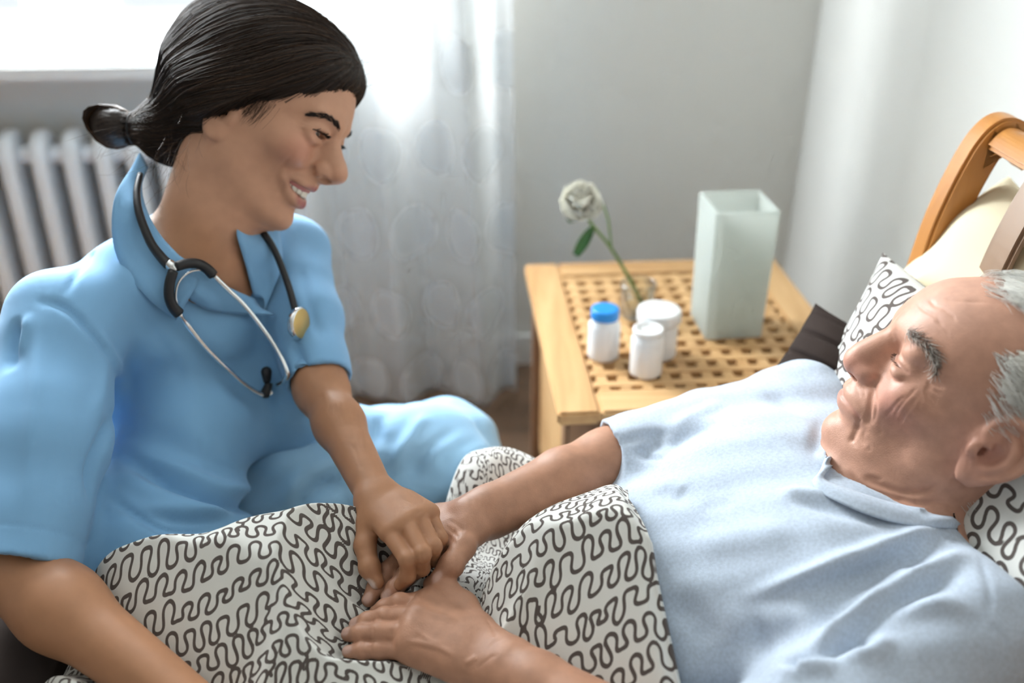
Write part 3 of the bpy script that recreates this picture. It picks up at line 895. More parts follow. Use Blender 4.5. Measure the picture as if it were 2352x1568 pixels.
WOMAN_T = smooth_tab([(.128, .030, .022, 2.0), (.112, .060, .050, 2.0), (.092, .083, .061, 2.1), (.072, .0925, .066, 2.2), (.053, .0975, .068, 2.25), (.042, .0970, .068, 2.2), (.026, .0885, .067, 2.15),
    (.010, .0880, .066, 2.1), (-.010, .0920, .064, 2.05), (-.026, .0955, .058, 1.85), (-.038, .0945, .0535, 1.8), (-.050, .0925, .050, 1.8), (-.065, .0905, .046, 1.9),
    (-.078, .0910, .040, 1.9), (-.088, .0920, .034, 1.9), (-.095, .0885, .028, 1.9), (-.1015, .078, .022, 2.0)])
def woman_head(R, t, s=1.0):
    H = Field(R, t, s)
    H.ell((-.018, 0, .050), (.092, .0735, .084), k=.01)
    H.func(loft(WOMAN_T), (.02, 0, 0), .15, k=.030)
    # cheekbones raised by the smile, jaw, temples
    H.ell((.058, .041, -.001), (.025, .018, .018), k=.018, sym=True)
    H.cone((.006, .045, -.048), (.066, .015, -.088), .014, .012, k=.020, sym=True)
    H.ell((.010, .048, -.032), (.022, .012, .026), k=.018, sym=True)
    # brow ridge and sockets
    H.cone((.0865, .010, .0415), (.076, .040, .0435), .0085, .006, k=.016, sym=True)
    H.ell((.100, .0315, .0235), (.0185, .0185, .0095), R=frame_from([0, -.05, 1], [1, -.35, 0]), k=.012, op='s', sym=True)
    # nose
    H.chain([(.086, 0, .020), (.092, 0, .005), (.098, 0, -.010)], [.0095, .0125, .0135], k=.010)
    H.chain([(.086, 0, .037), (.0905, 0, .025), (.0985, 0, .0155), (.1085, 0, .0045), (.1172, 0, -.0045)], [.0075, .0068, .0072, .0082, .0104], k=.008, ks=.008)
    H.ell((.119, 0, -.0065), (.0092, .0095, .0085), k=.005)
    H.ell((.1040, .0120, -.0115), (.0115, .0068, .0085), R=frame_from([.25, .1, 1], [1, -.35, 0]), k=.006, sym=True)
    H.chain([(.098, 0, -.022), (.108, 0, -.0185), (.117, 0, -.0115)], [.005, .0042, .005], k=.005)
    H.ell((.1085, .0082, -.0190), (.0085, .0042, .0045), R=frame_from([.35, .25, 1], [1, -.25, 0]), k=.0015, op='s', sym=True)
    # lids over the eyeballs, narrowed by the smile
    H.ell((.0735, .0315, .0245), (.0142, .0150, .0138), k=.010, sym=True)
    H.chain([(.0870, .0170, .0260), (.0895, .0235, .0295), (.0880, .0330, .0310), (.0825, .0420, .0295), (.0770, .0475, .0255)], [.0012, .0020, .0024, .0022, .0012], k=.007, sym=True)
    H.chain([(.0870, .0225, .0175), (.0875, .0315, .0160), (.0830, .0415, .0175), (.0775, .0470, .0220)], [.0012, .0018, .0018, .0012], k=.008, sym=True)
    H.ell((.0890, .0315, .0235), (.009, .0150, .0025), R=frame_from([0, -.06, 1], [1, -.45, 0]), k=.0015, op='s', sym=True)
    # mouth: muzzle, open smile
    H.ell((.076, 0, -.040), (.0205, .024, .020), k=.012)
    H.chain([(.097, 0, -.0445), (.0915, .011, -.0445), (.0820, .0210, -.0410), (.0715, .0290, -.0350)], [.0088, .0086, .0070, .0030], k=.002, op='s', sym=True)
    H.chain([(.086, 0, -.0440), (.083, .011, -.0430), (.075, .019, -.0415)], [.0098, .0095, .007], k=.002, op='s', sym=True)
    H.chain([(.0957, 0, -.0325), (.0945, .0055, -.0318), (.0890, .0140, -.0330), (.0805, .0220, -.0335), (.0705, .0305, -.0325)], [.0041, .0042, .0037, .0030, .0022], k=.005, sym=True, ks=.006)
    H.chain([(.0925, 0, -.0585), (.0895, .010, -.0572), (.0810, .0200, -.0515), (.0730, .0275, -.0425), (.0700, .0312, -.0350)], [.0048, .0047, .0038, .0027, .0022], k=.005, sym=True, ks=.006)
    H.bump((.098, 0, -.027), (.006, .0028, .006), -.0012)
    H.bump((.0905, 0, -.069), (.008, .014, .005), -.0022)
    H.ell((.0800, 0, -.0845), (.0125, .0150, .0125), k=.012)
    # smile folds
    H.crease([(.099, .0185, -.013), (.0935, .0265, -.021), (.0830, .0350, -.030), (.0745, .0400, -.042)], .0040, -.0024, sym=True)
    H.bump((.076, .0380, -.012), (.016, .013, .014), .0042, sym=True)
    add_ear(H, (-.002, 0, -.006))
    return H

MAN_T = smooth_tab([(.130, .030, .030, 2.0), (.120, .050, .045, 2.0), (.110, .066, .054, 2.05), (.095, .088, .064, 2.1), (.080, .098, .070, 2.2), (.065, .103, .0725, 2.25), (.054, .1045, .073, 2.25), (.042, .1020, .072, 2.2), (.026, .0930, .070, 2.15),
    (.010, .0920, .070, 2.05), (-.008, .0955, .069, 2.0), (-.022, .0990, .066, 1.95), (-.035, .1015, .063, 1.9), (-.044, .0990, .061, 1.9), (-.055, .0975, .059, 1.9), (-.065, .0960, .056, 1.9),
    (-.075, .0970, .051, 1.9), (-.084, .0965, .045, 1.9), (-.092, .0900, .038, 1.9), (-.099, .0790, .031, 2.0)])
def man_head(R, t, s=1.0):
    H = Field(R, t, s)
    H.ell((-.018, 0, .048), (.094, .0755, .080), k=.01)
    H.func(loft(MAN_T), (.02, 0, 0), .15, k=.030)
    H.ell((.056, .045, -.002), (.024, .017, .017), k=.018, sym=True)
    H.cone((.004, .052, -.048), (.066, .020, -.082), .014, .013, k=.020, sym=True)
    H.ell((.008, .052, -.032), (.022, .012, .026), k=.018, sym=True)
    H.bump((.052, .052, -.036), (.018, .012, .016), -.0035, sym=True)
    # heavy brow, deep sockets
    H.cone((.0935, .010, .0430), (.079, .043, .0420), .0095, .0075, k=.014, sym=True)
    H.ell((.104, .0315, .0230), (.0200, .0195, .0110), R=frame_from([0, -.05, 1], [1, -.35, 0]), k=.011, op='s', sym=True)
    # nose
    H.chain([(.088, 0, .022), (.093, 0, .005), (.097, 0, -.010)], [.0100, .0135, .0150], k=.010)
    H.chain([(.093, 0, .038), (.0955, 0, .027), (.1015, 0, .0150), (.1075, 0, .0005), (.1095, 0, -.0100)], [.0085, .0075, .0085, .0095, .0112], k=.008, ks=.008)
    H.ell((.1095, 0, -.0125), (.0112, .0118, .0092), k=.006)
    H.ell((.0985, .0140, -.0125), (.0125, .0080, .0095), R=frame_from([.2, .1, 1], [1, -.35, 0]), k=.005, sym=True)
    H.chain([(.098, 0, -.0215), (.105, 0, -.0185), (.111, 0, -.0150)], [.0055, .0048, .0055], k=.005)
    H.ell((.1025, .0078, -.0225), (.0085, .0038, .0050), R=frame_from([.15, .0, 1], [1, -.25, 0]), k=.002, op='s', sym=True)
    H.crease([(.092, .0215, -.004), (.0895, .0225, -.013), (.092, .0205, -.020)], .0030, -.0020, sym=True)
    # closed eyes: lid balls, drooping upper lid, bags
    H.ell((.0745, .0315, .0225), (.0150, .0160, .0135), k=.008, sym=True)
    H.ell((.0770, .0340, .0330), (.0145, .0165, .0080), R=frame_from([0.1, -.30, 1], [1, -.45, 0]), k=.007, sym=True)
    H.ell((.0790, .0315, .0115), (.0110, .0150, .0060), R=frame_from([0, .05, 1], [1, -.45, 0]), k=.008, sym=True)
    H.crease([(.0885, .0165, .0225), (.0905, .0240, .0195), (.0895, .0325, .0180), (.0840, .0405, .0190), (.0765, .0475, .0195)], .0017, -.0032, sym=True)
    H.crease([(.0890, .0185, .0265), (.0905, .0270, .0275), (.0870, .0365, .0262), (.0785, .0465, .0215)], .0018, -.0016, sym=True)
    H.crease([(.0885, .0200, .0125), (.0885, .0300, .0065), (.0830, .0400, .0075), (.0760, .0480, .0125)], .0025, -.0018, sym=True)
    # mouth, closed
    H.ell((.080, 0, -.040), (.0215, .027, .022), k=.012)
    H.chain([(.0985, 0, -.0385), (.0965, .009, -.0385), (.0905, .0185, -.0405), (.0825, .0275, -.0445)], [.0048, .0045, .0036, .0022], k=.006, sym=True, ks=.006)
    H.chain([(.0975, 0, -.0500), (.0955, .009, -.0495), (.0895, .0185, -.0475), (.0825, .0270, -.0455)], [.0052, .0050, .0038, .0022], k=.006, sym=True, ks=.006)
    H.crease([(.1040, .0, -.0442), (.1005, .009, -.0438), (.0940, .0190, -.0440), (.0860, .0285, -.0462), (.0830, .0310, -.0490)], .0016, -.0038, sym=True, ends=False)
    H.bump((.102, 0, -.029), (.006, .003, .007), -.0012)
    H.bump((.096, 0, -.0645), (.008, .016, .005), -.0026)
    H.ell((.0835, 0, -.0800), (.0135, .0170, .0130), k=.012)
    # nasolabial and marionette folds, jowls
    H.crease([(.0945, .0235, -.010), (.0885, .0310, -.022), (.0815, .0370, -.036), (.0770, .0385, -.050)], .0030, -.0034, sym=True)
    H.bump((.079, .0410, -.022), (.010, .010, .016), .0028, sym=True)
    H.crease([(.0825, .0310, -.050), (.0790, .0330, -.062), (.0760, .0330, -.074)], .0028, -.0024, sym=True)
    H.bump((.062, .0440, -.068), (.014, .010, .014), .0030, sym=True)
    add_ear(H, (.003, .001, .006), 1.14)
    return H
# ------------------------------------------------------------------ the nurse
W_R = np.array([[.861, .137, .490], [-.350, .857, .377], [-.368, -.496, .786]])
_u, _s, _v = np.linalg.svd(W_R); W_R = _u @ _v
W_t = np.array([-.3083, 1.1778, .9113])
nurse = empty('person', 'person in a light blue tunic and trousers leaning over the bed', 'person')
wf = Field()
wh = woman_head(W_R, W_t)
wf.sub(wh, W_t, .20, k=.02)
wN = np.array([-.395, 1.115, .772])
wRs, wLs = np.array([-.510, .990, .735]), np.array([-.298, 1.215, .728])
wr = unit(wRs - wLs); wu = unit(np.array([.30, .10, .95])); wu = unit(wu - wr * (wu @ wr)); wfr = np.cross(wu, wr)
TF = np.stack([wr, wfr, wu], 1)                         # torso frame: right, front, up
def tw(a, b, c): return wN + wr * a + wfr * b + wu * c
# neck with its two cords, upper chest, shoulders
hw = lambda *q: wh.wld(q)
wf.cone(hw(-.022, 0, -.020), wN + wfr * .004, .056, .053, k=.030)
wf.cone(hw(.010, 0, -.065), wN + wfr * .032 - wu * .01, .034, .036, k=.030)
wf.ell(tw(0, -.005, -.085), (.150, .078, .095), R=TF, k=.05)
wf.cone(tw(0, -.01, -.02), wRs, .045, .044, k=.04)
wf.cone(tw(0, -.01, -.02), wLs, .045, .044, k=.04)
wf.cone(tw(.012, .060, -.045), tw(.115, .030, -.030), .008, .008, k=.02)
wf.cone(tw(-.012, .060, -.045), tw(-.115, .030, -.030), .008, .008, k=.02)
wf.bump(tw(0, .066, -.035), (.012, .012, .012), -.006)
# arms
wEr = at(8, 1295, .99); wWr = at(470, 1650, .90)
wEl = at(737, 892, 1.19); wWl = Z(866, 1143, .602)
wf.chain([wRs, (wRs + wEr) / 2, wEr], [.044, .040, .0365], k=.03, ks=.02, sp=0)
wf.chain([wEr, wEr + (wWr - wEr) * .30, wWr], [.0365, .0370, .025], k=.03, ks=.03, sp=0)
wf.chain([wLs, (wLs + wEl) / 2, wEl], [.038, .033, .0275], k=.03, ks=.02, sp=0)
wf.chain([wEl, wEl + (wWl - wEl) * .35, wWl], [.0275, .0268, .0205], k=.03, ks=.02, sp=0)
# her left hand closing over the patient's fingers
wm = [Z(893, 1222, .600), Z(932, 1198, .607), Z(961, 1184, .605), Z(987, 1178, .598)]
wfg = [[Z(936, 1284, .592), Z(936, 1322, .572), Z(918, 1342, .560)], [Z(970, 1272, .596), Z(969, 1304, .572), Z(948, 1322, .556)],
       [Z(996, 1255, .593), Z(994, 1284, .568), Z(972, 1300, .555)], [Z(1012, 1236, .588), Z(1008, 1262, .567), Z(986, 1280, .556)]]
wth = [Z(848, 1203, .590), Z(838, 1252, .579), Z(849, 1303, .567), Z(866, 1336, .557)]
hand(wf, wWl, (wm[3] - wm[0]) * .50, wm, wfg, wth, .0083, .0118)
# her right hand rests on the near side of the bed
dr = unit(wWr - wEr); sd = unit(np.cross(dr, [0, 0, 1.0]))
rm = [wWr + dr * .085 + sd * o + np.array([0, 0, -.012]) for o in (-.030, -.010, .010, .028)]
rfg = [[m + dr * .040 + np.array([0, 0, .002]), m + dr * .062 + np.array([0, 0, -.006]), m + dr * .080 + np.array([0, 0, -.016])] for m in rm]
rth = [wWr + dr * .02 - sd * .026, wWr + dr * .055 - sd * .048, wWr + dr * .085 - sd * .058 + np.array([0, 0, -.012]), wWr + dr * .108 - sd * .060 + np.array([0, 0, -.02])]
hand(wf, wWr, sd * .030, rm, rfg, rth, .0083, .0118)

WV, WF = surface(wf, (-.62, .50, .44), (-.03, 1.36, 1.09), STEP_SKIN)
WNn = vnormals(WV, WF)

def woman_colors(V):
    L = wh.loc(V); L[:, 1] = np.abs(L[:, 1])
    base = np.array([.435, .212, .112])
    c = np.repeat(base[None], len(V), 0)
    hd = 1 / (1 + np.exp((np.linalg.norm(L - np.array([.02, 0, 0]), axis=1) - .14) / .01))
    c = mixc(c, (.60, .325, .208), hd)
    c = mixc(c, (.64, .255, .18), .75 * gauss_mask(L, (.072, .040, -.004), (.020, .018, .017)) * hd)
    c = mixc(c, (.56, .25, .16), .5 * gauss_mask(L, (.120, 0, -.008), (.012, .014, .010)) * hd)
    ul = [(.0990, 0, -.0340), (.0975, .0055, -.0335), (.0915, .0140, -.0350), (.0825, .0220, -.0350), (.0735, .0290, -.0345)]
    ll = [(.0960, 0, -.0580), (.0925, .010, -.0565), (.0840, .0200, -.0510), (.0760, .0270, -.0430), (.0735, .0295, -.0370)]
    tap = 1 - .75 * np.clip((L[:, 1] - .012) / .018, 0, 1)
    lip = np.maximum(1 / (1 + np.exp(np.clip((seg_dist(L, np.array(ul))[0] - .0046 * tap) / .0005, -40, 40))), 1 / (1 + np.exp(np.clip((seg_dist(L, np.array(ll))[0] - .0052 * tap) / .0005, -40, 40))))
    c = mixc(c, (.37, .11, .12), .92 * lip)
    c = mixc(c, (.16, .05, .05), gauss_mask(L, (.082, 0, -.044), (.012, .024, .007)) * (L[:, 0] < .088))
    c = mixc(c, (.36, .20, .15), .45 * line_mask(L, [(.088, .018, .026), (.091, .0255, .0275), (.089, .033, .0275), (.083, .042, .0265)], .0030))
    c = mixc(c, (.02, .012, .01), .95 * line_mask(L, [(.0880, .0185, .0255), (.0900, .0240, .0268), (.0890, .0320, .0270), (.0842, .0410, .0260), (.0785, .0470, .0245)], .0011))
    return c
def nail_paint(c, V, spots, col, r):
    for p, ax in spots:
        d = V - p; a = d @ ax; e = np.linalg.norm(d - a[:, None] * ax, axis=1)
        m = 1 / (1 + np.exp((np.sqrt((a / 1.5) ** 2 + e ** 2) - r) / .0004))
        c = mixc(c, col, m * .85)
    return c
WC = woman_colors(WV)
wb = bvh_of(WV, WF)
# smile and laughter lines, finger folds measured on the photograph
fine = []
for pix, w, a in (([(627, 424), (632, 404), (645, 384), (662, 364), (680, 354)], .0022, -.0013), ([(640, 452), (648, 430), (652, 415)], .0024, -.0012),
                  ([(712, 288), (700, 279), (684, 271)], .0010, -.0006), ([(714, 293), (700, 288), (678, 284)], .0010, -.0006), ([(716, 298), (702, 298), (682, 297)], .0009, -.0005),
                  ([(716, 303), (724, 314), (731, 326)], .0013, -.0009), ([(709, 296), (722, 318), (728, 328)], .0010, -.0005),
                  ([(725, 380), (722, 390), (726, 398)], .0018, -.0014), ([(736, 402), (748, 411), (762, 420)], .0018, -.0030)):
    fine.append((trace(wb, pix), w, a))
WV = engrave(WV, WNn, fine)
nsp = [(wth[3] + unit(wth[3] - wth[2]) * .002 + np.array([-.006, -.003, .002]), unit(wth[3] - wth[2]))]
WC = nail_paint(WC, WV, nsp, (.80, .66, .60), .0048)
body_w = link_mesh('body', WV, WF, M_skin_w, nurse, True, WC)
# ------------------------------------------------------------------ nurse's tunic, trousers
M_tunic = mat('blue_poplin', (.225, .455, .72), .75, .25, noise=(9, .03), bump=(1400, .10, 2, .0003), sheen=.15)
def sleeve_field(a, b, c, r0, r1, r2, hem, n, inner):
    s = Field()
    s.chain([a, b, c], [r0, r1, r2], k=.01, ks=.02, sp=0)
    s.plane(hem, n, k=.002)
    s.cone(hem - n * .035, hem + n * .02, inner - .004, inner, k=.002, op='s')
    return s
tn = Field()
tn.ell(tw(0, -.012, -.115), (.160, .094, .155), R=TF, k=.03)
tn.cone(tw(0, -.018, -.028), wRs + np.array([0, 0, -.002]), .050, .056, k=.04)
tn.cone(tw(0, -.018, -.028), wLs + np.array([0, 0, -.002]), .050, .048, k=.04)
tn.ell(tw(.016, .028, -.085), (.090, .070, .056), R=TF, k=.03)
tn.ell(tw(.066, .092, -.205), (.078, .072, .088), R=TF, k=.045)
tn.ell(tw(-.070, .104, -.200), (.074, .074, .088), R=TF, k=.045)
tn.ell(tw(.012, -.005, -.345), (.160, .090, .15), R=TF, k=.025)
tn.ell(tw(0, -.02, -.47), (.175, .135, .12), R=TF, k=.06)
tn.ell(at(300, 1275, 1.17), (.150, .130, .120), k=.04)
aR = unit(wEr - wRs); hemR = wEr + aR * .004
tn.sub(sleeve_field(wRs, (wRs + wEr) / 2 + np.array([.008, 0, 0]), wEr + np.array([.008, 0, 0]) + aR * .07, .060, .0670, .0650, hemR, aR, .059), (wRs + wEr) / 2, .22, k=.028)
aL = unit(wEl - wLs); hemL = wEl - aL * .010
tn.sub(sleeve_field(wLs, (wLs + wEl) / 2, wEl + aL * .05, .050, .0450, .0400, hemL, aL, .0355), (wLs + wEl) / 2, .22, k=.022)
# open neck: cut along the edge measured on the photograph
VPX = np.array([(316, 425), (345, 480), (400, 548), (455, 600), (515, 645), (575, 687), (562, 640), (548, 590), (538, 540), (548, 490), (480, 400), (380, 360)], float)
def vcut(p):
    q = project(p); x, y = q[:, 0], q[:, 1]; dz = (p - CAM) @ FWD
    best = np.full(len(p), 1e9); ins = np.zeros(len(p), bool); n = len(VPX)
    for i in range(n):
        a, b = VPX[i], VPX[(i + 1) % n]; ba = b - a
        h = np.clip(((x - a[0]) * ba[0] + (y - a[1]) * ba[1]) / (ba @ ba), 0, 1)
        best = np.minimum(best, np.hypot(x - a[0] - h * ba[0], y - a[1] - h * ba[1]))
        c = (a[1] > y) != (b[1] > y); ins ^= c & (x < (b[0] - a[0]) * (y - a[1]) / (b[1] - a[1] + 1e-12) + a[0])
    return np.maximum(np.where(ins, -best, best) * dz / F_PX, -.012 - (p - wN) @ wfr)
tn.func(vcut, wN, .25, k=.003, op='s')
TV, TFq = surface(tn, (-.70, .70, .40), (-.10, 1.42, .92), STEP_CLOTH, newton=0)
keep = np.ones(len(TV), bool)
TN = vnormals(TV, TFq)
tb = bvh_of(TV, TFq)
folds = []
for pix, w, a in (
    ([(236, 1002), (335, 1050), (429, 1094), (509, 1124), (569, 1126), (612, 1098)], .016, .0075), ([(238, 1026), (335, 1078), (429, 1122), (509, 1153), (572, 1154), (622, 1118)], .010, -.0125),
    ([(228, 1060), (320, 1115), (420, 1155), (510, 1175), (590, 1165)], .011, .005), ([(221, 1119), (301, 1176), (375, 1212), (462, 1219), (569, 1202)], .006, -.006), ([(300, 1165), (400, 1190), (480, 1192), (590, 1170)], .008, -.007), ([(300, 1150), (400, 1175), (480, 1178), (600, 1155)], .008, .004),
    ([(280, 905), (290, 870), (300, 820), (330, 770)], .010, -.003), ([(262, 925), (300, 880), (350, 850), (420, 830)], .012, -.003), ([(270, 850), (215, 770), (150, 705), (70, 690)], .005, -.004),
    ([(283, 905), (277, 860), (240, 790), (190, 735)], .006, .003), ([(270, 935), (240, 1000), (212, 1070), (206, 1180)], .008, -.006),
    ([(90, 700), (85, 850), (70, 1050), (55, 1240)], .008, .003), ([(45, 720), (30, 790), (20, 860)], .009, -.007), ([(65, 715), (52, 770), (28, 830)], .007, .004),
    ([(245, 545), (300, 640), (380, 760), (430, 850), (470, 940)], .010, .003), ([(330, 690), (400, 800), (450, 900)], .012, -.003),
    ([(250, 800), (230, 900), (215, 1000)], .010, .003), ([(140, 690), (190, 610), (243, 545)], .004, -.0022),
    ([(470, 870), (540, 930), (600, 990)], .016, .003), ([(560, 820), (600, 900), (620, 980), (625, 1060)], .014, -.004), ([(700, 880), (690, 830), (668, 780)], .008, -.005),
    ([(690, 600), (712, 700), (740, 800)], .008, -.003), ([(400, 960), (480, 1030), (560, 1070)], .02, .003)):
    folds.append((trace(tb, pix), w, a * 1.5))
TV = engrave(TV, TN, folds, 3.0)
# stitched hem of the near sleeve
d = (TV - hemR) @ aR; ax = TV - hemR - d[:, None] * aR
ra_ = np.linalg.norm(ax, axis=1); hm = np.exp(-((d + .028) / .0016) ** 2) * (ra_ < .078) * (ra_ > .055)
TV = TV - TN * (hm * .0012)[:, None]
TV = TV + TN * (.0016 * np.sin(TV @ np.array([31., 57, 23])) * np.sin(TV @ np.array([-43., 19, 37])))[:, None]
tunic = link_mesh('tunic', TV, TFq, M_tunic, nurse)
tb = bvh_of(TV, TFq)
allb = bvh_of(np.vstack([TV, WV]), np.vstack([TFq, WF + len(TV)]))

# trousers: near thigh folded on the bed, knee towards the nightstand
tr = Field()
kn, hp = np.array([-.112, 1.100, .462]), np.array([-.43, 1.11, .385])
tr.chain([hp, (kn + hp) / 2 + np.array([.01, 0, .028]), kn], [.105, .090, .078], k=.02, ks=.03, sp=0)
tr.cone(kn, np.array([-.06, 1.20, .30]), .075, .070, k=.04)
tr.cone(hp + np.array([0, .08, -.02]), np.array([-.10, 1.22, .40]), .10, .08, k=.04)
tr.cone(np.array([-.10, 1.22, .40]), np.array([-.06, 1.28, .12]), .075, .065, k=.03)
PV, PF = surface(tr, (-.60, .90, .05), (.08, 1.45, .64), STEP_CLOTH, newton=0)
PN = vnormals(PV, PF); pb = bvh_of(PV, PF)
pl = []
for pix, w, a in (([(640, 1170), (680, 1110), (720, 1080), (800, 1060)], .012, .010), ([(660, 1190), (720, 1130), (790, 1100)], .010, -.009), ([(700, 1175), (750, 1150), (800, 1150)], .010, .008),
                  ([(900, 1120), (920, 1040), (960, 980), (990, 950)], .010, .006), ([(930, 1120), (960, 1060), (1010, 1010), (1060, 980)], .010, -.006), ([(860, 1040), (870, 980), (900, 930)], .012, -.006),
                  ([(1000, 1075), (1040, 1035), (1115, 1000)], .008, -.004), ([(830, 920), (880, 960), (900, 1020)], .012, .005)):
    pl.append((trace(pb, pix), w, a))
PV = engrave(PV, PN, pl, 3.0)
PV = PV + PN * (.004 * np.sin(PV @ np.array([25., 41, 63])) * np.sin(PV @ np.array([-33., 29, 17])))[:, None]
M_trouser = mat('sunlit_blue_cotton', (.38, .66, .93), .7, .25, noise=(9, .03), bump=(1200, .1, 2, .0003), sheen=.15)  # sunlight on the trousers is put into this lighter blue
link_mesh('trousers', PV, PF, M_trouser, nurse)
# ------------------------------------------------------------------ the patient
M_R = np.array([[-.856, -.291, .427], [.307, -.951, -.033], [.415, .103, .904]])
_u, _s, _v = np.linalg.svd(M_R); M_R = _u @ _v
M_t = np.array([.4544, .8309, .7181]); M_s = 1.06
patient = empty('person', 'person in a pale blue shirt lying back against pillows under the duvet', 'person')
mf = Field()
mh = man_head(M_R, M_t, M_s)
mf.sub(mh, M_t, .21, k=.02)
gw = lambda *q: mh.wld(q)
mN = np.array([.415, .830, .605])
mLs, mRs = np.array([.402, .655, .598]), np.array([.355, 1.015, .600])
ml = unit(mLs - mRs); mu = unit(np.array([.90, .06, .36])); mu = unit(mu - ml * (mu @ ml)); mfr = np.cross(ml, mu)
MF = np.stack([ml, mfr, mu], 1)                         # torso frame: left, front, up
def tm(a, b, c): return mN + ml * a + mfr * b + mu * c
mf.cone(gw(-.024, 0, -.030), mN - mu * .02, .064, .066, k=.03)
mf.cone(gw(.012, 0, -.075), tm(0, .035, -.03), .038, .044, k=.035)
mf.ell(tm(0, -.005, -.13), (.165, .085, .13), R=MF, k=.05)
mf.cone(tm(0, -.01, -.03), mLs, .05, .05, k=.04)
mf.cone(tm(0, -.01, -.03), mRs, .05, .05, k=.04)
# sagging folds of the neck
mEl = at(1610, 1830, .80); mWl = Z(1172, 1538, .547)
mEr = at(1400, 1062, 1.15); mWr = Z(1082, 1192, .572)
mf.chain([mLs, (mLs + mEl) / 2, mEl], [.047, .045, .041], k=.02, ks=.01, sp=0)
mf.chain([mEl, mEl + (mWl - mEl) * .35, mWl - (mWl - mEl) * .15, mWl], [.041, .043, .031, .0275], k=.02, ks=.01, sp=0)
mf.chain([mRs, (mRs + mEr) / 2, mEr], [.047, .043, .038], k=.02, ks=.01, sp=0)
mf.chain([mEr, mEr + (mWr - mEr) * .35, mWr - (mWr - mEr) * .12, mWr], [.038, .0375, .028, .0265], k=.02, ks=.01, sp=0)
# right hand, held by the nurse
rmc = [Z(990, 1262, .563), Z(965, 1237, .566), Z(948, 1214, .560), Z(942, 1197, .552)]
rfgs = [[Z(932, 1322, .557), Z(906, 1352, .551), Z(890, 1370, .547)], [Z(892, 1312, .553), Z(864, 1350, .546), Z(847, 1377, .540)],
        [Z(878, 1275, .545), Z(856, 1315, .535), Z(846, 1340, .528)], [Z(880, 1245, .540), Z(862, 1280, .532), Z(852, 1300, .526)]]
rtt = [Z(1078, 1218, .573), Z(1064, 1256, .574), Z(1036, 1298, .571), Z(1008, 1326, .563)]
hand(mf, mWr, (rmc[3] - rmc[0]) * .45, rmc, rfgs, rtt, .0098, .0140)
mf.cone(rtt[0], rmc[0], .014, .013, k=.012)
# left hand, flat on the duvet
lmc = [Z(985, 1388, .549), Z(962, 1416, .554), Z(946, 1453, .550), Z(938, 1492, .541)]
lfgs = [[Z(918, 1386, .553), Z(884, 1398, .545), Z(864, 1406, .538)], [Z(884, 1419, .553), Z(845, 1428, .545), Z(819, 1434, .538)],
        [Z(872, 1453, .550), Z(828, 1455, .543), Z(800, 1456, .536)], [Z(872, 1492, .541), Z(832, 1494, .537), Z(800, 1496, .532)]]
ltt = [Z(1100, 1445, .545), Z(1062, 1395, .546), Z(1026, 1358, .552), Z(992, 1342, .553)]
hand(mf, mWl, (lmc[3] - lmc[0]) * .45, lmc, lfgs, ltt, .0101, .0150, .014)
mf.cone(ltt[1], lmc[0], .013, .012, k=.014)
for i in range(4): mf.bump(lmc[i] + np.array([0, -.002, .013]), (.010, .010, .010), .0016)
MV, MFq = surface(mf, (-.20, .48, .47), (.64, 1.10, .90), STEP_SKIN)
MNn = vnormals(MV, MFq)
mb_ = bvh_of(MV, MFq)
def man_colors(V):
    L = mh.loc(V); L[:, 1] = np.abs(L[:, 1])
    c = np.repeat(np.array([[.455, .232, .145]]), len(V), 0)
    hd = 1 / (1 + np.exp((np.linalg.norm(L - np.array([.02, 0, 0]), axis=1) - .15) / .01))
    c = mixc(c, (.555, .300, .210), hd)
    c = mixc(c, (.58, .245, .19), .6 * gauss_mask(L, (.070, .045, -.012), (.022, .020, .020)) * hd)
    c = mixc(c, (.56, .22, .18), .55 * gauss_mask(L, (.110, 0, -.012), (.014, .018, .012)) * hd)
    c = mixc(c, (.66, .40, .31), .6 * gauss_mask(L, (.085, .02, .085), (.03, .04, .025)) * hd)
    c = mixc(c, (.50, .21, .17), .5 * gauss_mask(L, (-.010, .078, .0), (.025, .012, .03)) * hd)
    lipl = [(.103, 0, -.0430), (.0995, .009, -.0430), (.0930, .0190, -.0440), (.0855, .0270, -.0460)]
    lip2 = [(.1025, 0, -.0490), (.0995, .009, -.0485), (.0930, .0180, -.0475), (.0855, .0260, -.0465)]
    lm = np.maximum(1 / (1 + np.exp((seg_dist(L, np.array(lipl))[0] - .0030) / .0008)), 1 / (1 + np.exp((seg_dist(L, np.array(lip2))[0] - .0048) / .0008)))
    c = mixc(c, (.44, .175, .155), .6 * lm)
    c = mixc(c, (.40, .19, .15), .4 * line_mask(L, [(.0885, .0165, .0225), (.0905, .0240, .0195), (.0895, .0325, .0180), (.0840, .0405, .0190), (.0765, .0475, .0195)], .0022))
    return c
MC = man_colors(MV)
wr_ = []
def C2(l, ox=1880, oy=680, sc=3.136): return [(ox + x / sc, oy + y / sc) for x, y in l]
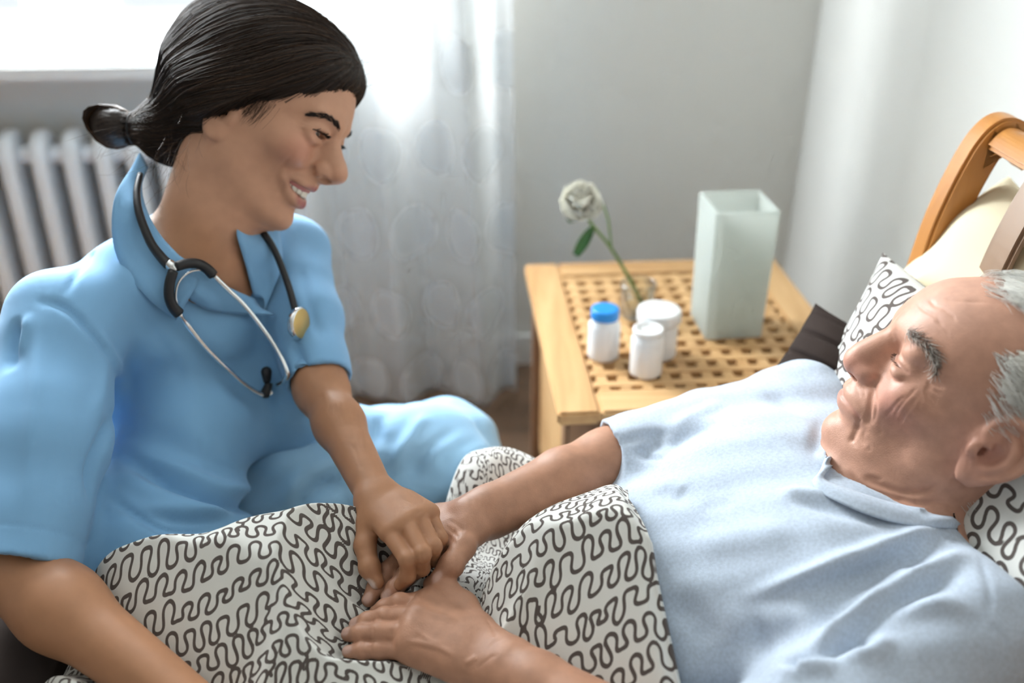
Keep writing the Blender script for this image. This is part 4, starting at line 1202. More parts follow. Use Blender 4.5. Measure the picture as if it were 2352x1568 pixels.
for l, w, a in (
    ([(700, 40), (760, 100), (850, 150), (900, 240)], .0014, -.0011), ([(790, 0), (830, 60), (900, 90), (960, 140), (1000, 190)], .0014, -.0012), ([(900, 0), (960, 30), (1080, 40), (1250, 45)], .0014, -.0009),
    ([(830, 170), (900, 220), (950, 300)], .0014, -.0007),
    ([(770, 610), (830, 640), (930, 660)], .0012, -.0011), ([(775, 620), (820, 670), (900, 720)], .0012, -.0011), ([(775, 630), (800, 700), (860, 790)], .0012, -.0011), ([(770, 640), (780, 720), (820, 800)], .0012, -.0008),
    ([(720, 650), (650, 720), (580, 800), (540, 880)], .0013, -.0009), ([(740, 680), (690, 760), (620, 850), (560, 930)], .0013, -.0009), ([(700, 720), (640, 800), (590, 900), (570, 960)], .0012, -.0007), ([(650, 690), (570, 770), (500, 860)], .0012, -.0007),
    ([(740, 700), (730, 780), (690, 860)], .0012, -.0007), ([(610, 720), (540, 790), (460, 900)], .0011, -.0006),
    ([(415, 640), (410, 720), (415, 800), (400, 880), (350, 960)], .0022, -.0010), ([(340, 950), (325, 1010), (345, 1080)], .0024, -.0008), ([(290, 830), (300, 870), (310, 910)], .0020, -.0006), ([(240, 960), (290, 950), (330, 960)], .0022, -.0006),
    ([(250, 1010), (255, 1060), (270, 1090)], .0022, -.0005), ([(430, 900), (450, 960), (440, 1010)], .0020, -.0005), ([(350, 1000), (370, 1080), (360, 1130)], .0022, -.0005),
    ([(300, 1290), (420, 1350), (600, 1410), (780, 1400), (900, 1330)], .0030, -.0030), ([(200, 1250), (300, 1370), (500, 1440), (700, 1470)], .0030, -.0026), ([(330, 1300), (400, 1310), (470, 1330)], .0022, -.0014),
    ([(500, 1430), (700, 1490), (950, 1480)], .0028, -.0018), ([(940, 1320), (1000, 1330), (1100, 1400)], .0025, -.0012),
    ([(1070, 1110), (1080, 1180), (1070, 1260)], .0012, -.0007), ([(510, 270), (530, 300), (540, 330)], .0012, -.0009), ([(300, 620), (330, 680), (340, 740)], .0014, -.0007), ([(220, 620), (240, 690)], .0012, -.0006), ([(270, 610), (285, 690), (300, 740)], .0012, -.0006)):
    wr_.append((trace(mb_, C2(l)), w, a))
C3 = lambda l: C2(l, 700, 1050, 3.027)
for l, w, a in (([(1040, 680), (1050, 720), (1020, 760)], .0012, -.0008), ([(1000, 640), (1020, 680)], .0012, -.0006), ([(990, 430), (1060, 470), (1130, 530)], .0016, -.0008), ([(970, 470), (1030, 520), (1090, 580)], .0015, -.0008), ([(960, 510), (1010, 560), (1060, 620)], .0014, -.0007),
                ([(690, 1280), (800, 1290), (950, 1330), (1060, 1400)], .0024, .0013), ([(760, 1180), (850, 1260), (980, 1310)], .0022, .0009), ([(760, 1010), (830, 1060), (960, 1110), (1080, 1140)], .0036, .0016), ([(1110, 1440), (1160, 1410), (1200, 1380)], .0024, .0012),
                ([(470, 1180), (480, 1210), (475, 1250)], .0012, -.0008), ([(455, 1300), (460, 1340), (455, 1390)], .0012, -.0008), ([(500, 1080), (510, 1110), (505, 1150)], .0012, -.0008),
                ([(600, 1190), (610, 1240)], .0018, -.0010), ([(1240, 1090), (1300, 1180), (1340, 1260)], .0016, -.0006), ([(1270, 1330), (1330, 1280), (1400, 1260)], .0018, -.0007), ([(1180, 1480), (1280, 1400), (1350, 1370)], .0018, -.0006)):
    wr_.append((trace(mb_, C3(l)), w, a))
MV = engrave(MV, MNn, wr_)
tn_ = unit(rtt[3] - rtt[2])
nails = [(rtt[3] + tn_ * .002 + np.array([-.001, -.006, .0085]), tn_)]
for J in (rfgs[0], rfgs[1], lfgs[1], lfgs[2], lfgs[3]):
    ax = unit(J[2] - J[1]); nails.append((J[2] + ax * .002 + np.array([0, -.003, .0068]), ax))
MC = nail_paint(MC, MV, nails, (.66, .43, .36), .0048)
body_m = link_mesh('body', MV, MFq, M_skin_m, patient, True, MC)

# ------------------------------------------------------------------ his jersey shirt
M_shirt = mat('pale_blue_melange_jersey', (.505, .585, .695), .9, .15, noise=(320, .10), bump=(700, .22, 3, .0006), sheen=.2)
ts = Field()
ts.ell(tm(0, -.004, -.15), (.185, .108, .175), R=MF, k=.03)
ts.ell(tm(0, .000, -.27), (.165, .105, .13), R=MF, k=.05)
ts.ell(tm(.085, .040, -.135), (.085, .062, .085), R=MF, k=.05)
ts.ell(tm(-.085, .040, -.135), (.085, .062, .085), R=MF, k=.05)
ts.cone(tm(0, -.012, -.035), mLs, .055, .058, k=.04)
ts.cone(tm(0, -.012, -.035), mRs, .055, .058, k=.04)
bL = unit(mEl - mLs); bR = unit(mEr - mRs)
ts.sub(sleeve_field(mLs, (mLs + mEl) / 2, mEl + bL * .05, .060, .060, .056, mEl - bL * .03, bL, .050), (mLs + mEl) / 2, .24, k=.030)
hemM = mEr - bR * .004
ts.sub(sleeve_field(mRs, (mRs + mEr) / 2, mEr + bR * .05, .060, .055, .050, hemM, bR, .045), (mRs + mEr) / 2, .22, k=.030)
ts.cone(tm(0, .030, -.030), gw(.0, 0, -.05), .066, .078, k=.006, op='s')
ts.cone(tm(0, .055, -.052), gw(.04, 0, -.08), .034, .050, k=.006, op='s')
SV, SF = surface(ts, (-.25, .40, .40), (.60, 1.12, .80), STEP_CLOTH, newton=0)
SN = vnormals(SV, SF); sb_ = bvh_of(SV, SF)
sl = []
C5 = lambda l: C2(l, 1200, 1000, 2.0417)
for l, w, a in (
    ([(2190, 390), (1990, 430), (1780, 490), (1500, 590), (1250, 690), (960, 780)], .0075, .0085), ([(2150, 430), (1900, 530), (1600, 640), (1300, 740)], .011, -.0075),
    ([(2130, 500), (2000, 590), (1800, 700), (1580, 840), (1400, 980), (1240, 1110)], .0085, .0100), ([(2100, 560), (1950, 680), (1750, 800), (1560, 930), (1400, 1040)], .010, -.008),
    ([(2190, 860), (2000, 790), (1850, 800), (1700, 850), (1500, 960)], .009, .006), ([(1690, 920), (1680, 980), (1600, 1010), (1450, 1010)], .008, .006), ([(1330, 1060), (1400, 1010), (1560, 960), (1650, 950)], .009, -.009),
    ([(1840, 590), (1760, 650), (1650, 740), (1540, 830)], .007, .004), ([(1230, 1110), (1310, 1050), (1330, 1080)], .008, -.009), ([(1180, 1160), (1280, 1100), (1380, 1070), (1500, 1060)], .010, .006),
    ([(1210, 290), (1350, 310), (1500, 350), (1650, 390), (1850, 400)], .010, -.005), ([(1190, 270), (1330, 270), (1480, 300)], .009, .004), ([(630, 240), (700, 280), (820, 290)], .012, -.002), ([(640, 200), (720, 240), (760, 260)], .010, .002),
    ([(820, 340), (920, 330), (1010, 325)], .009, -.0018), ([(760, 520), (950, 490), (1150, 470), (1300, 440)], .020, .004), ([(650, 740), (760, 830), (850, 900), (900, 1000)], .016, -.005), ([(1100, 930), (1250, 880), (1400, 830)], .018, .005), ([(1050, 980), (1200, 950), (1350, 900)], .016, -.004),
    ([(560, 130), (600, 60), (690, 0)], .010, -.007), ([(620, 110), (650, 70), (720, 30)], .010, .005),
    ([(2130, 490), (2160, 600), (2190, 740), (2185, 860)], .0022, -.0016), ([(2190, 870), (2240, 930), (2270, 1010)], .0022, -.0016)):
    sl.append((trace(sb_, C5(l)), w, a * 1.3))
for pix, w, a in (([(1400, 1020), (1480, 1000), (1560, 990)], .006, -.004), ([(1500, 1070), (1530, 1030), (1600, 990), (1680, 960)], .010, -.006), ([(1520, 1000), (1600, 950), (1680, 920)], .010, .004), ([(1900, 950), (1880, 1000), (1870, 1060)], .008, -.005), ([(1760, 890), (1800, 930), (1850, 960)], .012, -.003)):
    sl.append((trace(sb_, pix), w, a))
SV = engrave(SV, SN, sl, 3.0)
SV = SV + SN * (.0014 * np.sin(SV @ np.array([61., 87, 43])) * np.sin(SV @ np.array([-73., 39, 57])))[:, None]
shirt = link_mesh('shirt', SV, SF, M_shirt, patient)
# ------------------------------------------------------------------ nurse's hair: one tied mass with combed strands
HAIRLINE = np.array([(.16, .118), (.088, .0925), (.070, .0600), (.047, .0360), (.018, .0215), (.004, .004), (-.008, -.009), (-.017, -.022), (-.020, -.034), (-.031, -.067), (-.046, -.094), (-.072, -.14)])
def hair_edge(p):
    """signed: positive on the face side of the hairline"""
    P = HAIRLINE; q = p[:, [0, 2]]
    best = np.full(len(q), 1e9); sg = np.ones(len(q))
    for i in range(len(P) - 1):
        a, b = P[i], P[i + 1]; ba = b - a; w = q - a
        h = np.clip(w @ ba / (ba @ ba), 0, 1); e = w - h[:, None] * ba; d = np.einsum('ij,ij->i', e, e)
        cr = ba[0] * w[:, 1] - ba[1] * w[:, 0]
        u = d < best; best = np.where(u, d, best); sg = np.where(u, np.sign(cr), sg)
    return np.sqrt(best) * sg * 1.0
TIE = np.array([-.139, 0, -.076])
hf = Field(W_R, W_t)
hf.ell((-.030, 0, .052), (.119, .0875, .100), k=.01)
hf.ell((-.022, .068, .004), (.042, .022, .036), k=.03, sym=True)
hf.ell((.020, 0, .090), (.070, .068, .052), k=.03)
hf.cone((-.070, 0, -.005), (-.094, 0, -.055), .072, .042, k=.03)
hf.func(hair_edge, k=.010, op='i')
hf.cone((-.095, 0, -.052), TIE, .036, .017, k=.02)
hf.ell((-.167, 0, -.0895), (.0285, .0275, .0255), k=.008)
hf.cone((-.128, 0, -.020), (-.150, 0, .012), .012, .003, k=.012)
HV, HFq = surface(hf, (-.56, 1.02, .78), (-.14, 1.34, 1.10), .0026, newton=0)
HN = vnormals(HV, HFq)
HL = hf.loc(HV)
axh = unit(np.array([.06, 0, .13]) - TIE); fx = frame_from(axh, [0, 1, 0])
def theta(L):
    q = (L - TIE) @ fx; return np.arctan2(q[:, 1], q[:, 0]), np.linalg.norm(q[:, :2], axis=1)
th, rr = theta(HL)
rip = np.sin(th * 34 + 2 * np.sin(th * 5)) + .7 * np.sin(th * 71 + 1.3 + 3 * np.sin(th * 3)) + .5 * np.sin(th * 123)
HV = HV + HN * (.0007 * rip * np.clip(rr / .05, .1, 1))[:, None]
M_hair = mat('dark_brown_hair', (.020, .0115, .008), .46, .35, attr='col', aniso=.5)
hcol = np.repeat(np.array([[.020, .0105, .0065]]), len(HV), 0) * (1 + .35 * rip[:, None])
hcol = np.clip(hcol, .004, .06)
hair_w = link_mesh('hair', HV, HFq, M_hair, nurse, True, hcol)
def grow(field, seeds, aim, steps, step, lift, rg, wander=.0):
    """combed strands: walk over a hair surface towards a point, hugging it"""
    P = seeds.copy(); out = [P.copy()]
    D = rg.normal(0, wander, P.shape)
    for i in range(steps - 1):
        v = aim - P; dist = np.linalg.norm(v, axis=1)[:, None]
        g = grad(field, P); g /= np.linalg.norm(g, axis=1)[:, None] + 1e-9
        v = v / dist + D; v = v - g * (v * g).sum(1)[:, None]; v /= np.linalg.norm(v, axis=1)[:, None] + 1e-9
        P = P + v * np.minimum(step, dist * .5)
        d = ev(field, P); P = P - g * (np.clip(d, -.01, .01) - lift)[:, None]
        out.append(P.copy())
    return np.stack(out, 1)
rgh = np.random.default_rng(3)
sel = np.flatnonzero((HL[:, 0] > -.13) & (HN @ (CAM - W_t) > -.15))
sel = rgh.choice(sel, 3000)
lift = rgh.random(len(sel)) ** 2 * .0022 + .0004
cur = grow(hf, HV[sel], hf.wld(TIE), 13, .0105, lift, rgh, .05)
shade = rgh.random(len(sel)); brown = np.stack([.018 + .075 * shade ** 4, .0095 + .038 * shade ** 4, .006 + .019 * shade ** 4], 1)
strands('hair_strand', cur, .00015 + .00020 * rgh.random(len(sel)), M_hair, hair_w, 3, brown)['kind'] = 'stuff'
# bun loops and loose hairs
loops = []
for i in range(420):
    a = rgh.uniform(-1.2, 1.2); r = .0262 * rgh.uniform(.97, 1.06); t = np.linspace(-2.6, 2.6, 13)
    P = np.stack([-.167 - r * np.cos(t) * 1.06, r * np.sin(a) * np.cos(t * .6), -.0895 + r * np.sin(t) * np.cos(a * .6) * .97], 1); loops.append(P)
loops = hf.wld(np.array(loops).reshape(-1, 3)).reshape(420, 13, 3)
strands('bun_strand', loops, np.full(420, .00026), M_hair, hair_w, 3, np.repeat([[.060, .027, .011]], 420, 0) * rgh.uniform(.25, 1.7, (420, 1)))['kind'] = 'stuff'  # brown imitates light coming through the rim of the bun
fly = []
for i in range(170):
    k = rgh.integers(4)
    if k == 0: b = np.array([.075 + rgh.normal(0, .012), rgh.normal(0, .02), .112 + rgh.normal(0, .01)]); v = np.array([.5, rgh.normal(0, .4), .5])
    elif k == 1: b = np.array([-.10 + rgh.normal(0, .02), -.02 + rgh.normal(0, .02), -.09 + rgh.normal(0, .012)]); v = np.array([-.3 + rgh.normal(0, .4), -.2, -.8])
    elif k == 2: b = np.array([-.02 + rgh.normal(0, .05), rgh.normal(0, .03), .150]); v = np.array([-.6, rgh.normal(0, .5), .6])
    else: b = np.array([-.045 + rgh.normal(0, .012), -.070, -.075 + rgh.normal(0, .02)]); v = np.array([.4, rgh.normal(-.3, .2), -.9])
    v = unit(v + rgh.normal(0, .25, 3)); c = rgh.normal(0, 1, 3); t = np.linspace(0, 1, 8)[:, None]; L_ = rgh.uniform(.018, .045)
    fly.append(b + v * t * L_ + c * t * t * L_ * .3)
fly = hf.wld(np.array(fly).reshape(-1, 3)).reshape(-1, 8, 3)
strands('loose_hair', fly, np.full(len(fly), .00012), M_hair, hair_w, 3, np.repeat([[.07, .038, .02]], len(fly), 0))['kind'] = 'stuff'
# wisps in front of the ear
wis = []
for i in range(90):
    b = np.array([.020 + rgh.normal(0, .010), -.0672, .030 + rgh.normal(0, .003)]); t = np.linspace(0, 1, 8)[:, None]; L_ = rgh.uniform(.02, .04)
    wis.append(b + np.array([-.12 + rgh.normal(0, .12), -.02, -1.0]) * t * L_ + np.array([-.3, .1, 0]) * t * t * L_ * rgh.random())
wis = wh.wld(np.array(wis).reshape(-1, 3))
d = ev(wf, wis); g = grad(wf, wis); wis = (wis - g * (d - .0006)[:, None]).reshape(-1, 8, 3)
strands('temple_wisp', wis, np.full(len(wis), .00010), M_hair, hair_w, 3, np.repeat([[.03, .017, .01]], len(wis), 0))['kind'] = 'stuff'
M_tie = mat('black_elastic', (.012, .012, .013), .7)
a = np.linspace(0, 2 * np.pi, 33); fr_t = frame_from(np.array([-.9, 0, -.42]), [0, 1, 0])
for o_ in (-.0025, .002):
    tube('hair_tie', hf.wld(TIE + fr_t[:, 2] * o_ + .0195 * (np.cos(a)[:, None] * fr_t[:, 0] + np.sin(a)[:, None] * fr_t[:, 1])), .0022, M_tie, hair_w, 8)

# ------------------------------------------------------------------ eyes, lashes, brows, teeth
def eyeball(nm, parent, field, c, r, gaze, iris):
    bm = bmesh.new(); bmesh.ops.create_uvsphere(bm, u_segments=32, v_segments=20, radius=r)
    me = bpy.data.meshes.new(nm); bm.to_mesh(me); bm.free()
    V = np.array([v.co[:] for v in me.vertices]); n = V / r; ca = n @ unit(gaze)
    col = np.repeat([[.72, .66, .62]], len(V), 0)
    col[ca > .885] = iris; col[ca > .972] = (.004, .004, .004)
    W = field.wld(V + np.array(c))
    o = link_mesh(nm, W, [tuple(p.vertices) for p in me.polygons], mat('eye_' + nm, (.7, .7, .7), .08, .6, attr='col'), parent, True, col)
    bpy.data.meshes.remove(me); return o
for sy in (-1, 1): eyeball('eye', nurse, wh, (.0738, sy * .0315, .0245), .0124, (.90, -.20, -.35), (.008, .005, .004))
M_lash = mat('lash_black', (.006, .005, .005), .5)
def lashes(parent, field, line, n, L, rg, dirf, r=.00028):
    for sy in (-1, 1):
        C = []; P = spline(np.array(line) * np.array([1, sy, 1]), n)
        for p in P:
            v = unit(np.array(dirf) * np.array([1, sy, 1]) + rg.normal(0, .12, 3)); t = np.linspace(0, 1, 6)[:, None]; l = L * rg.uniform(.8, 1.15)
            C.append(p + v * t * l + np.array([0, 0, .35]) * (t ** 2) * l)
        C = field.wld(np.array(C).reshape(-1, 3)).reshape(-1, 6, 3)
        strands('eyelash', C, np.full(len(C), r), M_lash, parent, 3)['kind'] = 'stuff'
lidline = [(.0875, .0185, .0255), (.0895, .0240, .0268), (.0885, .0320, .0272), (.0838, .0410, .0262), (.0790, .0460, .0250)]
lashes(nurse, wh, lidline, 52, .0085, rgh, (.80, .30, -.10), .00036)
tube('lash_line', wh.wld(spline(np.array(lidline) * np.array([1, -1, 1]), 16)), .0012, M_lash, nurse, 6)
tube('lash_line', wh.wld(spline(np.array(lidline), 16)), .0009, M_lash, nurse, 6)
def brow(parent, field, bvh, pix, half, n, L, r, rg, cols, spread, out=.0012, sy=None):
    P = trace(bvh, pix, 40)
    Lc = field.loc(P); C = []; K = []
    nrm = np.gradient(Lc, axis=0); nrm /= np.linalg.norm(nrm, axis=1)[:, None]
    for side in (1, -1):
        C = []; K = []
        for i in range(n):
            f = rg.random(); k = int(f * 39); p = Lc[k].copy(); tg = -nrm[k] if False else nrm[k]
            upv = np.array([0, 0, 1.0]); upv -= tg * (upv @ tg); upv = unit(upv)
            wd = half * (math.sin(math.pi * min(1, .18 + .82 * f)) ** .5)
            b = p + upv * rg.uniform(-1, 1) * wd
            nr = unit(np.cross(tg, upv)); nr = nr if nr @ np.array([1, 0.5 * np.sign(p[1]), 0]) > 0 else -nr
            v = unit(tg * (1 - spread) + upv * rg.normal(.12, spread) + nr * rg.uniform(.0, .35)); t = np.linspace(0, 1, 5)[:, None]; l = L * rg.uniform(.6, 1.2)
            q = b + nr * .0002 + v * t * l - tg * l * .3 + nr * out * np.sin(t * math.pi) * .5
            C.append(q * np.array([1, side, 1])); K.append(cols[rg.integers(len(cols))])
        C = field.wld(np.array(C).reshape(-1, 3)).reshape(-1, 5, 3)
        strands('eyebrow', C, np.full(len(C), r), M_hairany, parent, 3, np.array(K))['kind'] = 'stuff'
M_hairany = mat('short_hair', (.1, .1, .1), .5, .4, attr='col')
brow(nurse, wh, wb, [(778, 297), (770, 283), (757, 272), (741, 266), (722, 264), (707, 266)], .0028, 300, .0075, .00022, rgh, [(.022, .014, .011), (.032, .020, .015)], .16)
# upper teeth in an arch and the gum above them
M_tooth = mat('tooth_enamel', (.80, .76, .66), .18, .5); M_gum = mat('gum', (.52, .20, .19), .3, .5)
gum = Field(W_R, W_t)
gum.chain([(.0905, 0, -.0395), (.0885, .008, -.0395), (.0815, .0165, -.0390), (.0715, .0225, -.0390)], [.0040, .0040, .0038, .0034], k=.004, sym=True)
gv, gf = surface(gum, W_t + np.array([-.02, -.07, -.09]), W_t + np.array([.11, .05, .01]), .0016, newton=0)
link_mesh('gum', gv, gf, M_gum, nurse)
arch = spline([(.0925, 0.0, 0), (.0918, .004, 0), (.0885, .0105, 0), (.0825, .0170, 0), (.0745, .0218, 0), (.0680, .0240, 0)], 61)
for sy in (-1, 1):
    pos = 0
    sl_ = np.concatenate([[0], np.cumsum(np.linalg.norm(np.diff(arch, axis=0), axis=1))])
    for i, (w, h_) in enumerate(((.0082, .0098), (.0066, .0086), (.0074, .0094), (.0068, .0080), (.0066, .0072))):
        c = np.array([np.interp(pos + w / 2, sl_, arch[:, j]) for j in range(3)]); tg = np.array([np.interp(pos + w / 2 + .001, sl_, arch[:, j]) for j in range(3)]) - c
        pos += w
        tg = unit(tg); nr = np.array([tg[1], -tg[0], 0]); nr = nr if nr[0] > 0 else -nr
        bm = bmesh.new(); bmesh.ops.create_cube(bm, size=1)
        bmesh.ops.subdivide_edges(bm, edges=bm.edges, cuts=3, use_grid_fill=True)
        V = np.array([v.co[:] for v in bm.verts]) * 2
        n4 = (np.abs(V) ** 5).sum(1) ** (1 / 5); V = V / n4[:, None]
        V[:, 0] *= 1 - .14 * (V[:, 2] > 0) * V[:, 2]
        W_ = c + np.outer(V[:, 0] * w * .5, tg) + np.outer(V[:, 1] * .0026, nr) + np.outer(V[:, 2] * h_ * .5, [-.12, 0, 1]) + np.array([0, 0, -.0455 + (.0098 - h_) * .35])
        W_ = wh.wld(W_ * np.array([1, sy, 1]))
        for v, q in zip(bm.verts, W_): v.co = Vector(q)
        finish_bm(bm, 'tooth', M_tooth, nurse, True)

# ------------------------------------------------------------------ patient's white hair, brows and lashes
SIDE_Z = np.array([-.06, .014, .016, .030, .046, .061, .091, .110, .13]); SIDE_X = np.array([-.030, -.026, .006, .017, .022, .034, .042, .064, .064])
def m_hair_mask(L, pad=0.0):
    B_ = np.interp(L[:, 2], SIDE_Z, SIDE_X)
    m = L[:, 0] < B_ - pad + .003 * np.sin(L[:, 2] * 420) + .002 * np.sin(L[:, 2] * 1100 + L[:, 1] * 500)
    gap = ((L[:, 0] - .045) / .036) ** 2 + ((np.abs(L[:, 1]) - .050) / .030) ** 2 + ((L[:, 2] - .100) / .016) ** 2 < 1
    ear = (L[:, 2] < .050) & (L[:, 2] > -.045) & (L[:, 0] > -.048) & (L[:, 0] < .014) & (np.abs(L[:, 1]) > np.where(L[:, 2] > .02, .0775, .06))
    return m & (L[:, 2] > -.062) & ~ear & ~gap
ML = mh.loc(MV)
hm_ = m_hair_mask(ML) & (np.linalg.norm(ML, axis=1) > .07)
kf = (m_hair_mask(ML, .011) & hm_)[MFq].all(1); uq, inv = np.unique(MFq[kf], return_inverse=True)
M_white_hair = mat('white_hair', (.75, .74, .70), .5, .4, attr='col', aniso=.4)
rpm = np.sin(ML[uq] @ np.array([300., 500, 900])) + np.sin(ML[uq] @ np.array([700., -400, 1300]))
hair_m = link_mesh('hair', MV[uq] + MNn[uq] * (.0028 + .0006 * rpm)[:, None], inv.reshape(-1, 4), M_white_hair, patient, True, np.repeat([[.80, .78, .72]], len(uq), 0))
cand = np.flatnonzero(hm_ & (ML[:, 1] > -.06))
cand = rgh.choice(cand, 7500)
B0 = ML[cand]; nl = MNn[cand] @ M_R
top = (B0[:, 2] > .098)[:, None]
flow = np.where(top, np.array([[-.75, .45, -.30]]), np.array([[-.92, .05, -.34]])) + rgh.normal(0, .10, (len(B0), 3))
clump = (np.sin(B0 @ np.array([220., 160, 310])) + .6 * np.sin(B0 @ np.array([520., -260, 610])))[:, None] * np.array([[.05, 0, .16]])
flow = flow + clump; flow -= nl * ((flow * nl).sum(1) * .9)[:, None]; flow /= np.linalg.norm(flow, axis=1)[:, None]
tt_ = np.linspace(0, 1, 8); Ln = rgh.uniform(.022, .046, len(B0)) * np.where(B0[:, 2] < .03, .6, 1.0)
hgt = rgh.uniform(.003, .008, len(B0))
mc = B0[:, None, :] + flow[:, None, :] * (tt_[None, :, None] * Ln[:, None, None]) + nl[:, None, :] * (.001 + hgt[:, None, None] * np.sin(tt_ * 2.4)[None, :, None] - (tt_ ** 2)[None, :, None] * Ln[:, None, None] * .10)
mc = mc + .0013 * np.sin(tt_[None, :, None] * 6 + (B0 @ np.array([150., 90, 210]))[:, None, None])
mcw = mh.wld(mc.reshape(-1, 3)).reshape(len(B0), 8, 3)
wcol = np.array([[.93, .92, .87]]) * rgh.uniform(.80, 1.04, (len(B0), 1))
strands('hair_strand', mcw, .00013 + .00016 * rgh.random(len(B0)), M_white_hair, hair_m, 3, np.clip(wcol, 0, .95))['kind'] = 'stuff'
brow(patient, mh, mb_, C2([(650, 265), (700, 292), (760, 330), (815, 390), (842, 450), (845, 520), (832, 575)]), .0040, 330, .0100, .00020, rgh, [(.72, .67, .60), (.58, .52, .46), (.14, .10, .08), (.26, .20, .16), (.68, .63, .57), (.10, .07, .06)], .42, .003)
mlid = [(.0895, .0185, .0205), (.0905, .0245, .0188), (.0895, .0325, .0175), (.0840, .0405, .0185)]
lashes(patient, mh, mlid, 22, .0050, rgh, (.8, .25, -.45), .00020)
# ------------------------------------------------------------------ tunic collar, stethoscope, shirt collar
def sheet(nm, rows, m, parent, th=.0012, n=24):
    """cloth strip lofted between measured 3D edges"""
    R_ = [spline(r, n) for r in rows]; k = len(R_)
    A = np.array([spline(np.array([r[i] for r in R_]), 9) for i in range(n)]) if k > 2 else np.array([[R_[0][i] + (R_[1][i] - R_[0][i]) * t for t in np.linspace(0, 1, 9)] for i in range(n)])
    o = link_mesh(nm, A.reshape(-1, 3), grid_faces_(n, 9), m, parent)
    md = o.modifiers.new('thickness', 'SOLIDIFY'); md.thickness = th; md.offset = 0
    return o
def grid_faces_(nu, nv):
    i, j = np.meshgrid(np.arange(nu - 1), np.arange(nv - 1), indexing='ij')
    return np.stack([i * nv + j, (i + 1) * nv + j, (i + 1) * nv + j + 1, i * nv + j + 1], -1).reshape(-1, 4)
def lay(pix, lift, b=None): return trace(b or allb, pix, len(pix) * 3, lift)
def lay3(pix, lift, n=None, b=None):
    """rod or hose lying over cloth: keeps the measured course, bridges dips"""
    P = spline(np.array(pix, float), n or len(pix) * 4); D = []
    for x, y in P:
        p, nn = hit(b or allb, x, y); D.append(np.nan if p is None else (p - CAM) @ FWD)
    D = np.array(D); ok = ~np.isnan(D); D = np.interp(np.arange(len(D)), np.flatnonzero(ok), D[ok]); S_ = D.copy()
    for _ in range(60): S_[1:-1] = np.minimum(D[1:-1], .5 * S_[1:-1] + .25 * (S_[:-2] + S_[2:])); 
    for _ in range(25): S_[1:-1] = .5 * S_[1:-1] + .25 * (S_[:-2] + S_[2:])
    return np.array([at(x, y, d - lift) for (x, y), d in zip(P, S_)])
# near lapel: from behind the neck, over the shoulder, down to the notch
def layd(pts, lift):
    """edge through measured pixels; a third number gives the distance where the cloth stands clear of the body"""
    out = []
    for q in pts:
        if len(q) == 3: out.append(at(*q)); continue
        p, nn = hit(allb, *q)
        if p is None: continue
        if nn @ (CAM - p) < 0: nn = -nn
        out.append(p + nn * lift)
    return np.array(out)
cols = [sheet('collar', [layd([(340, 385, 1.185), (326, 425, 1.160), (336, 480, 1.140), (374, 545), (420, 596), (458, 636)], .006),
                 layd([(322, 352, 1.185), (298, 415, 1.150), (298, 480, 1.125), (338, 560), (392, 622), (446, 655)], .013),
                 layd([(312, 372, 1.180), (262, 458, 1.125), (243, 508), (268, 590), (330, 680), (402, 735)], .005)], M_tunic, nurse),
        sheet('lapel', [layd([(392, 575), (450, 612), (512, 652), (577, 690)], .006), layd([(415, 635), (470, 672), (540, 694), (612, 712)], .012), layd([(432, 690), (482, 714), (555, 722), (640, 724)], .007)], M_tunic, nurse),
        sheet('collar', [layd([(552, 500, 1.20), (540, 535), (556, 610), (578, 687)], .006), layd([(592, 505, 1.215), (588, 555), (598, 635), (596, 692)], .012), layd([(640, 515, 1.235), (648, 600), (636, 665), (616, 714)], .006)], M_tunic, nurse)]
_V, _F = [np.vstack([TV, WV])], np.vstack([TFq, WF + len(TV)]).tolist()
for o in cols:
    n0 = sum(len(v) for v in _V); _V.append(np.array([v.co[:] for v in o.data.vertices])); _F += [tuple(i + n0 for i in p.vertices) for p in o.data.polygons]
allb = BVHTree.FromPolygons(np.vstack(_V).tolist(), _F)
M_rub = mat('black_rubber', (.012, .012, .014), .42, .5); M_chrome = mat('chrome_tube', (.78, .79, .80), .16, .5, 1.0); M_brass = mat('brass_disc', (.62, .45, .17), .35, .5, .6)
steth = empty('stethoscope', 'black and chrome stethoscope hanging round the neck of the person in the tunic', 'stethoscope')
t1 = lay3([(322, 400), (314, 440), (320, 490), (345, 555), (372, 592), (388, 608)], .011)
tube('tubing', t1, np.linspace(.0035, .0062, len(t1)), M_rub, steth, 12)
t2 = lay3([(610, 541), (626, 566), (645, 608), (665, 665), (680, 720), (686, 745)], .009)
t2 = np.vstack([t2[:1] + np.array([[-.060, .045, .015]]), t2[:1] + np.array([[-.022, .020, .012]]), t2])
tube('tubing', spline(t2, 40), .0042, M_rub, steth, 12)
yj = lay3([(386, 604), (397, 613), (406, 622)], .012)
tube('yoke', yj, np.interp(np.linspace(0, 1, len(yj)), [0, .5, 1], [.0058, .0068, .0050]), M_chrome, steth, 12)
b1 = lay3([(398, 622), (390, 650), (389, 680), (398, 705), (411, 720)], .013); tube('branch', b1, np.linspace(.0058, .0066, len(b1)), M_rub, steth, 12)
b2 = lay3([(404, 612), (430, 605), (455, 606), (474, 616), (490, 632)], .016); tube('branch', b2, np.linspace(.0058, .0062, len(b2)), M_rub, steth, 12)
c1 = lay3([(411, 720), (430, 745), (470, 795), (520, 845), (565, 885), (595, 903), (615, 906), (626, 898)], .012); tube('ear_tube', c1, .0030, M_chrome, steth, 12)
c2 = lay3([(490, 632), (520, 662), (560, 700), (600, 750), (635, 800), (655, 840), (660, 860), (652, 875), (638, 883)], .017); tube('ear_tube', c2, .0031, M_chrome, steth, 12)
sp = lay3([(410, 712), (404, 680), (410, 650), (430, 628), (455, 620), (475, 624), (488, 634)], .012); tube('spring', sp, .0014, M_chrome, steth, 8)
